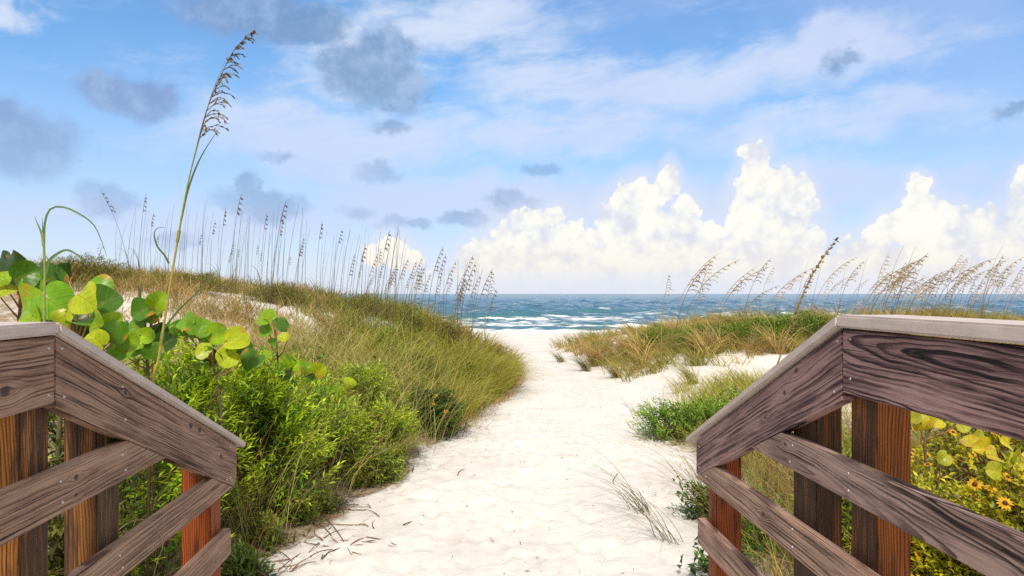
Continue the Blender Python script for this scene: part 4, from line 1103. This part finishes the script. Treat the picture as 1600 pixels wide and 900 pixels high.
def build_litter():
    # twigs lying on the sand at the left
    lab = 'dry reddish twig lying on the sand by the left railing end'
    for k in range(84):
        px = 375 + 210 * random.random() ** 1.3; py = 790 + 115 * random.random() - (px - 375) * .14
        x, y = ray_ground(px, py)
        L = .06 + .34 * random.random() ** 1.7; a = random.uniform(0, 6.28); c = random.uniform(-.5, .5)
        t = np.linspace(-.5, .5, 9)
        xx = L * (np.cos(a) * t - np.sin(a) * c * t * t); yy = L * (np.sin(a) * t + np.cos(a) * c * t * t)
        zz = ground_smooth(x + xx, y + yy) - gz(x, y) + .006 + random.uniform(.0, .035) * (1 - 4 * t * t) * random.random()
        mb = MB(); col = random.choice([(.22, .11, .06), (.16, .10, .07), (.30, .20, .12), (.28, .12, .07)])
        tube(mb, np.stack([xx, yy, zz], 1), [.0045, .0035, .002], col, 5)
        o = mb.build('twig', M_TWIG); o.location = (x, y, gz(x, y)); tag(o, lab, 'twig', 'dry twigs by the left railing end')
    specials = [([(505, 808), (528, 835), (550, 870)], 'long thin stick pointing down the sand from the left shrubs'), ([(400, 812), (425, 800), (448, 790)], 'reddish stick lying level under the lime shrub'),
                ([(630, 822), (645, 818), (660, 822)], 'single curved stick alone on the clean sand'), ([(965, 742), (958, 752), (960, 760)], 'short hooked stick on the right half of the path'),
                ([(572, 842), (600, 846), (620, 855)], 'straight stick on the sand right of the twig heap'), ([(715, 745), (718, 738), (726, 734)], 'small bent twig in the middle of the path')]
    for pts, lab in specials:
        P = []
        for a, b in pts:
            x, y = ray_ground(a, b); P.append((x, y, gz(x, y) + .008))
        P = np.array(P); b = P[0].copy()
        mb = MB(); tube(mb, spline(P - b, 12), [.005, .004, .002], (.17, .10, .06), 6)
        o = mb.build('twig', M_TWIG); o.location = b; tag(o, lab, 'stick')
    # specks of leaf and seaweed trodden into the sand
    n = 2000
    y = 3.5 + 15 * rng.rand(n) ** 1.6; el, er = edges(y)
    side = rng.rand(n)
    x = el - .3 + (er - el + .6) * np.where(rng.rand(n) < .6, np.where(rng.rand(n) < .6, side ** 3, 1 - side ** 3), side)
    kp = rng.rand(n) < .15 + 1.3 * vnoise(x * 1.6, y * 1.1, 12) ** 2
    x, y = x[kp], y[kp]; n = len(x)
    z = ground_smooth(x, y) + .012
    mb = MB()
    L = .008 + .035 * rng.rand(n) ** 2.5; a = rng.rand(n) * 6.28
    d = np.stack([np.cos(a), np.sin(a), .25 * rng.randn(n)], 1)
    col = np.array([(.06, .045, .03), (.16, .10, .05), (.25, .15, .07), (.09, .08, .03)])[rng.randint(0, 4, n)]
    lances(mb, np.stack([x, y, z], 1), unit(d), L, L * .28 + .002, col, .3)
    tag(mb.build('leaf_debris', M_TWIG), 'dark specks of dry leaf scattered over the white sand', None, None, 'stuff')
    # fallen stem scraps under the left shrubs
    n = 900
    y = 4.2 + 9 * rng.rand(n); el, er = edges(y)
    x = el + rng.randn(n) * .28 - .08
    mb = MB(); h = .10 + .12 * rng.rand(n)
    root = np.stack([x, y, ground_smooth(x, y) + .005], 1)
    blades(mb, root, h * .25, np.full(n, .004), rng.rand(n) * 6.28, 2.5 + 2 * rng.rand(n), rng.rand(n), jit((.32, .19, .10), n, .5, .2), S=4)
    tag(mb.build('grass_debris', M_GRASS), 'fallen reddish grass scraps along the left sand edge', None, None, 'stuff')
    # loose strand hooked over the left rail
    Y = 2.52
    b = at(180, 835, 2.66)
    mb = MB(); tube(mb, spline([at(170, 850, 2.74) - b, at(180, 835, 2.70) - b, at(197, 819, 2.62) - b, at(223, 812, 2.56) - b, at(243, 825, 2.52) - b, at(255, 848, 2.49) - b, at(246, 877, 2.47) - b, at(239, 905, 2.47) - b], 30), [.0016, .0016, .001], (.42, .33, .22), 5)
    o = mb.build('dry_grass_strand', M_TWIG); o.location = b; tag(o, 'thin dry grass strand looped over the middle left rail', 'grass strand')

# ------------------------------------------------------------------ sky and light
SUN_EL, SUN_AZ = math.radians(50), math.radians(188)    # azimuth clockwise from +Y (the view): behind the camera, a little left
def build_world():
    w = bpy.data.worlds.new('World'); sc.world = w; w.use_nodes = True
    nt = w.node_tree
    for n in list(nt.nodes): nt.nodes.remove(n)
    N = NT(nt)
    sky = N.n('ShaderNodeTexSky', sky_type='NISHITA'); sky.sun_disc = False
    sky.sun_elevation = SUN_EL; sky.sun_rotation = SUN_AZ
    sky.air_density = 1.0; sky.dust_density = .6; sky.ozone_density = 2.0
    K = 1.0 / (STRENGTH * 2 ** EXPO)
    D = N.n('ShaderNodeTexCoord').outputs['Generated']
    d = N.xyz(D)
    az = N.m('ARCTAN2', d[0], d[1]); el = N.m('ARCSINE', d[2])
    P = N.comb(az, el, 0.)
    base = N.mix(1., sky.outputs[0], SKY_TINT, 'MULTIPLY')
    hs = N.n('ShaderNodeHueSaturation'); hs.inputs['Saturation'].default_value = SKY_SAT; hs.inputs['Value'].default_value = SKY_VAL; hs.inputs['Hue'].default_value = .5
    N.put(hs.inputs['Color'], base); c = hs.outputs[0]
    def rad(px, py):
        u, v = (px - 800) / FOC, (459 - py) / FOC
        a = math.atan(u); return a, math.atan(v * math.cos(a))
    def lin(r, g, b):
        f = lambda x: ((x / 255 + .055) / 1.055) ** 2.4 if x > 10 else x / 255 / 12.92
        return tuple(f(x) * K for x in (r, g, b))
    def blobs(vec, lst):
        m = None
        for px, py, rx, ry in lst:
            a, e = rad(px, py); sc_ = math.cos(a) ** 1.5
            v = N.vm('MULTIPLY', N.vm('SUBTRACT', vec, (a, e, 0)), (FOC / rx / sc_, FOC / ry / math.cos(a), 0))
            q = N.m('SUBTRACT', 1., N.vm('LENGTH', v))
            m = q if m is None else N.m('SMOOTH_MAX', m, q, .12)
        return m
    # thin high cloud: streaks combed toward the upper right
    st = N.comb(N.m('ADD', az, N.m('MULTIPLY', el, .6)), N.m('SUBTRACT', N.m('MULTIPLY', el, 3.6), N.m('MULTIPLY', az, .55)), 0.)
    n1 = N.noise(st, 2.6, 7, .62, .6); n3 = N.noise(st, 9., 7, .68, .8); n2 = N.noise(P, 5.5, 6, .6, .3)
    wv = N.vm('ADD', P, N.vm('MULTIPLY', N.vm('SUBTRACT', N.noise(P, 7., 5, .6, 0, True), (.5, .5, .5)), (.20, .12, 0)))
    wash = blobs(wv, [(740, 40, 270, 80), (1000, 130, 420, 80), (1330, 85, 240, 60), (520, 225, 360, 85), (900, 200, 420, 70), (1300, 200, 420, 60), (250, 340, 500, 60), (20, 15, 70, 40), (800, 320, 520, 60), (1200, 300, 500, 70), (560, 100, 160, 110)])
    wf = N.m('ADD', N.m('MULTIPLY', N.smooth(wash, -.15, .85), .85), N.m('ADD', N.m('MULTIPLY', N.m('SUBTRACT', n1, .5), 1.5), N.m('ADD', N.m('MULTIPLY', N.m('SUBTRACT', n2, .5), .7), N.m('MULTIPLY', N.m('SUBTRACT', n3, .5), 1.0))))
    wf = N.smooth(wf, .05, .95, 0., .86)
    c = N.mix(wf, c, lin(226, 236, 253))
    veil = N.m('MULTIPLY', N.smooth(N.noise(P, 2.1, 4, .5), .35, .65), N.smooth(az, -.3, .4, .16, .62))
    c = N.mix(veil, c, lin(180, 200, 245))
    c = N.mix(N.smooth(el, .34, .08, 0., .6), c, lin(176, 204, 249))
    # pale haze low over the sea
    # unseen white cloud added behind and above the viewer for neutral fill light
    back = N.smooth(N.m('ABSOLUTE', az), 1.0, 1.7)
    up = N.smooth(el, .45, .8)
    bc = N.m('MULTIPLY', N.m('MAXIMUM', back, up), N.smooth(N.noise(D, 2.2, 5, .55), .34, .52, .35, .95))
    c = N.mix(bc, c, lin(244, 240, 232))
    hz = N.m('POWER', 2.718, N.m('DIVIDE', N.m('MULTIPLY', N.m('MAXIMUM', el, 0.), -1.), .085))
    c = N.mix(N.m('MULTIPLY', hz, .86), c, lin(232, 236, 247))
    # small dark clouds in shade
    wd = N.vm('ADD', P, N.vm('MULTIPLY', N.vm('SUBTRACT', N.noise(P, 17., 7, .66, 0, True), (.5, .5, .5)), (.075, .058, 0)))
    dk = blobs(wd, [(575, 108, 82, 62), (540, 95, 50, 40), (628, 138, 52, 46), (600, 80, 60, 40), (395, 25, 150, 46), (490, 38, 60, 36), (200, 150, 95, 42), (40, 225, 110, 70), (10, 195, 60, 50), (165, 315, 62, 34), (405, 318, 95, 32), (385, 285, 22, 22), (725, 342, 50, 18), (800, 316, 54, 20),
                       (660, 353, 22, 10)])
    vd = N.voro(wd, 22., 'SMOOTH_F1', .35)
    dn = N.m('ADD', N.noise(P, 26., 6, .62), N.m('MULTIPLY', N.m('SUBTRACT', .42, vd), .30))
    df = N.smooth(N.m('ADD', dk, N.m('MULTIPLY', N.m('SUBTRACT', dn, .5), .55)), -.06, .46, 0., .80)
    faint = blobs(wd, [(1304, 100, 26, 30), (1324, 82, 30, 16), (1596, 172, 50, 15), (590, 270, 52, 15), (850, 262, 44, 14), (435, 240, 36, 13), (628, 350, 50, 16), (556, 330, 44, 14), (612, 200, 40, 16), (270, 380, 60, 16)])
    df = N.m('MAXIMUM', df, N.smooth(N.m('ADD', faint, N.m('MULTIPLY', N.m('SUBTRACT', dn, .5), .7)), -.05, .7, 0., .62))
    dcol = N.mix(N.smooth(az, -.55, -.12), lin(138, 160, 205), lin(112, 152, 196))
    dcol = N.mix(N.smooth(N.noise(P, 13., 7, .66), .42, .64), dcol, lin(162, 187, 226))
    lowd = N.smooth(el, .07, .26, .55, 1.)
    c = N.mix(N.m('MULTIPLY', df, lowd), c, dcol)
    # heaped white bank over the sea
    vb = N.voro(P, 34., 'SMOOTH_F1', .35); vb2 = N.voro(P, 80., 'SMOOTH_F1', .3); vb3 = N.voro(P, 170., 'SMOOTH_F1', .3)
    wc = N.vm('ADD', P, N.vm('MULTIPLY', N.vm('SUBTRACT', N.noise(P, 24., 4, .55, 0, True), (.5, .5, .5)), (.030, .026, 0)))
    B = [(760, 395, 34, 36), (737, 402, 26, 26), (800, 385, 46, 48), (812, 346, 24, 22), (840, 352, 34, 34), (866, 336, 24, 24), (872, 385, 52, 56), (925, 392, 44, 38), (1046, 276, 15, 26), (1036, 298, 24, 26), (1004, 312, 34, 36), (978, 308, 20, 22), (962, 345, 40, 44), (1010, 352, 60, 58), (1066, 345, 36, 42),
         (1000, 395, 84, 60), (1095, 385, 62, 50), (1182, 236, 24, 26), (1180, 262, 26, 28), (1160, 292, 26, 26), (1200, 300, 52, 46), (1247, 296, 24, 26), (1258, 318, 20, 20), (1190, 350, 62, 54), (1240, 348, 40, 38), (1170, 385, 72, 56), (1270, 382, 30, 34), (1434, 296, 20, 26), (1430, 322, 32, 30), (1460, 330, 28, 26), (1490, 346, 34, 30),
         (1546, 338, 17, 17), (1525, 360, 38, 34), (1398, 350, 38, 34), (1374, 368, 28, 26), (1470, 385, 84, 52), (1570, 380, 62, 52), (1610, 345, 42, 46), (1600, 284, 20, 22), (1592, 306, 14, 18), (1340, 400, 44, 36), (1310, 418, 40, 28), (1720, 350, 110, 100), (1900, 360, 140, 90), (612, 392, 34, 26), (586, 402, 22, 22), (640, 404, 24, 20),
         (1100, 430, 460, 42), (1480, 432, 240, 42), (800, 432, 120, 36), (815, 412, 90, 26), (900, 415, 90, 30), (1235, 410, 90, 32), (1345, 425, 100, 26), (1400, 405, 60, 30)]
    bk = blobs(wc, B)
    rel = N.m('ADD', N.m('MULTIPLY', N.m('SUBTRACT', .42, vb), .55), N.m('ADD', N.m('MULTIPLY', N.m('SUBTRACT', .42, vb2), .34), N.m('MULTIPLY', N.m('SUBTRACT', .42, vb3), .18)))
    c = N.mix(N.m('MULTIPLY', N.smooth(bk, -.75, .15), .55), c, lin(228, 232, 248))
    bf = N.smooth(N.m('ADD', bk, N.m('MULTIPLY', rel, 1.)), .0, .15)
    sh = N.m('ADD', N.m('MULTIPLY', N.noise(P, 15., 6, .6), .8), N.m('MULTIPLY', rel, -.45))
    bcol = N.mix(N.smooth(sh, .36, .62), lin(255, 254, 246), lin(222, 227, 240))
    bcol = N.mix(N.smooth(el, .015, .09, .55, 0.), bcol, lin(246, 238, 228))
    bf = N.m('MULTIPLY', bf, N.smooth(el, .004, .045, .15, 1.))
    c = N.mix(bf, c, bcol)
    bg = N.n('ShaderNodeBackground'); N.put(bg.inputs['Color'], c); bg.inputs['Strength'].default_value = STRENGTH
    o = N.n('ShaderNodeOutputWorld'); nt.links.new(bg.outputs[0], o.inputs['Surface'])
    w.cycles.sampling_method = 'MANUAL'; w.cycles.sample_map_resolution = 1024
    l = bpy.data.lights.new('sun', 'SUN'); l.energy = SUN_E; l.angle = math.radians(SUN_ANGLE); l.color = (1., .91, .78)
    s = bpy.data.objects.new('sun', l); link(s)
    v = Vector((math.sin(SUN_AZ) * math.cos(SUN_EL), math.cos(SUN_AZ) * math.cos(SUN_EL), math.sin(SUN_EL)))
    s.rotation_euler = v.to_track_quat('Z', 'Y').to_euler(); s.location = v * 30

SKY_TINT, SKY_SAT, SKY_VAL = (.82, 1.0, 1.08), 1.18, 1.0
SUN_E, SUN_ANGLE = 2.4, 7.0

def build_camera():
    cam = bpy.data.cameras.new('camera'); cam.sensor_width = 36; cam.lens = FOC / 1600 * 36
    cam.shift_y = 9 / 1600; cam.clip_end = 60000; cam.clip_start = .05
    o = bpy.data.objects.new('camera', cam); link(o)
    o.location = (0, 0, EYE); o.rotation_euler = (math.radians(90), 0, 0)
    sc.camera = o

build_camera(); build_world(); build_railings(); build_sea()
build_shrubs(); build_grapes(); build_grass(); build_hero_oats(); build_oats(); build_litter(); build_ground()
vs = sc.view_settings
vs.view_transform = 'Standard'; vs.look = 'None'; vs.exposure = EXPO; vs.gamma = 1; vs.use_curve_mapping = False
sc.render.engine = 'CYCLES'
sc.cycles.max_bounces = 8; sc.cycles.diffuse_bounces = 4; sc.cycles.transmission_bounces = 4
sc.cycles.use_denoising = False
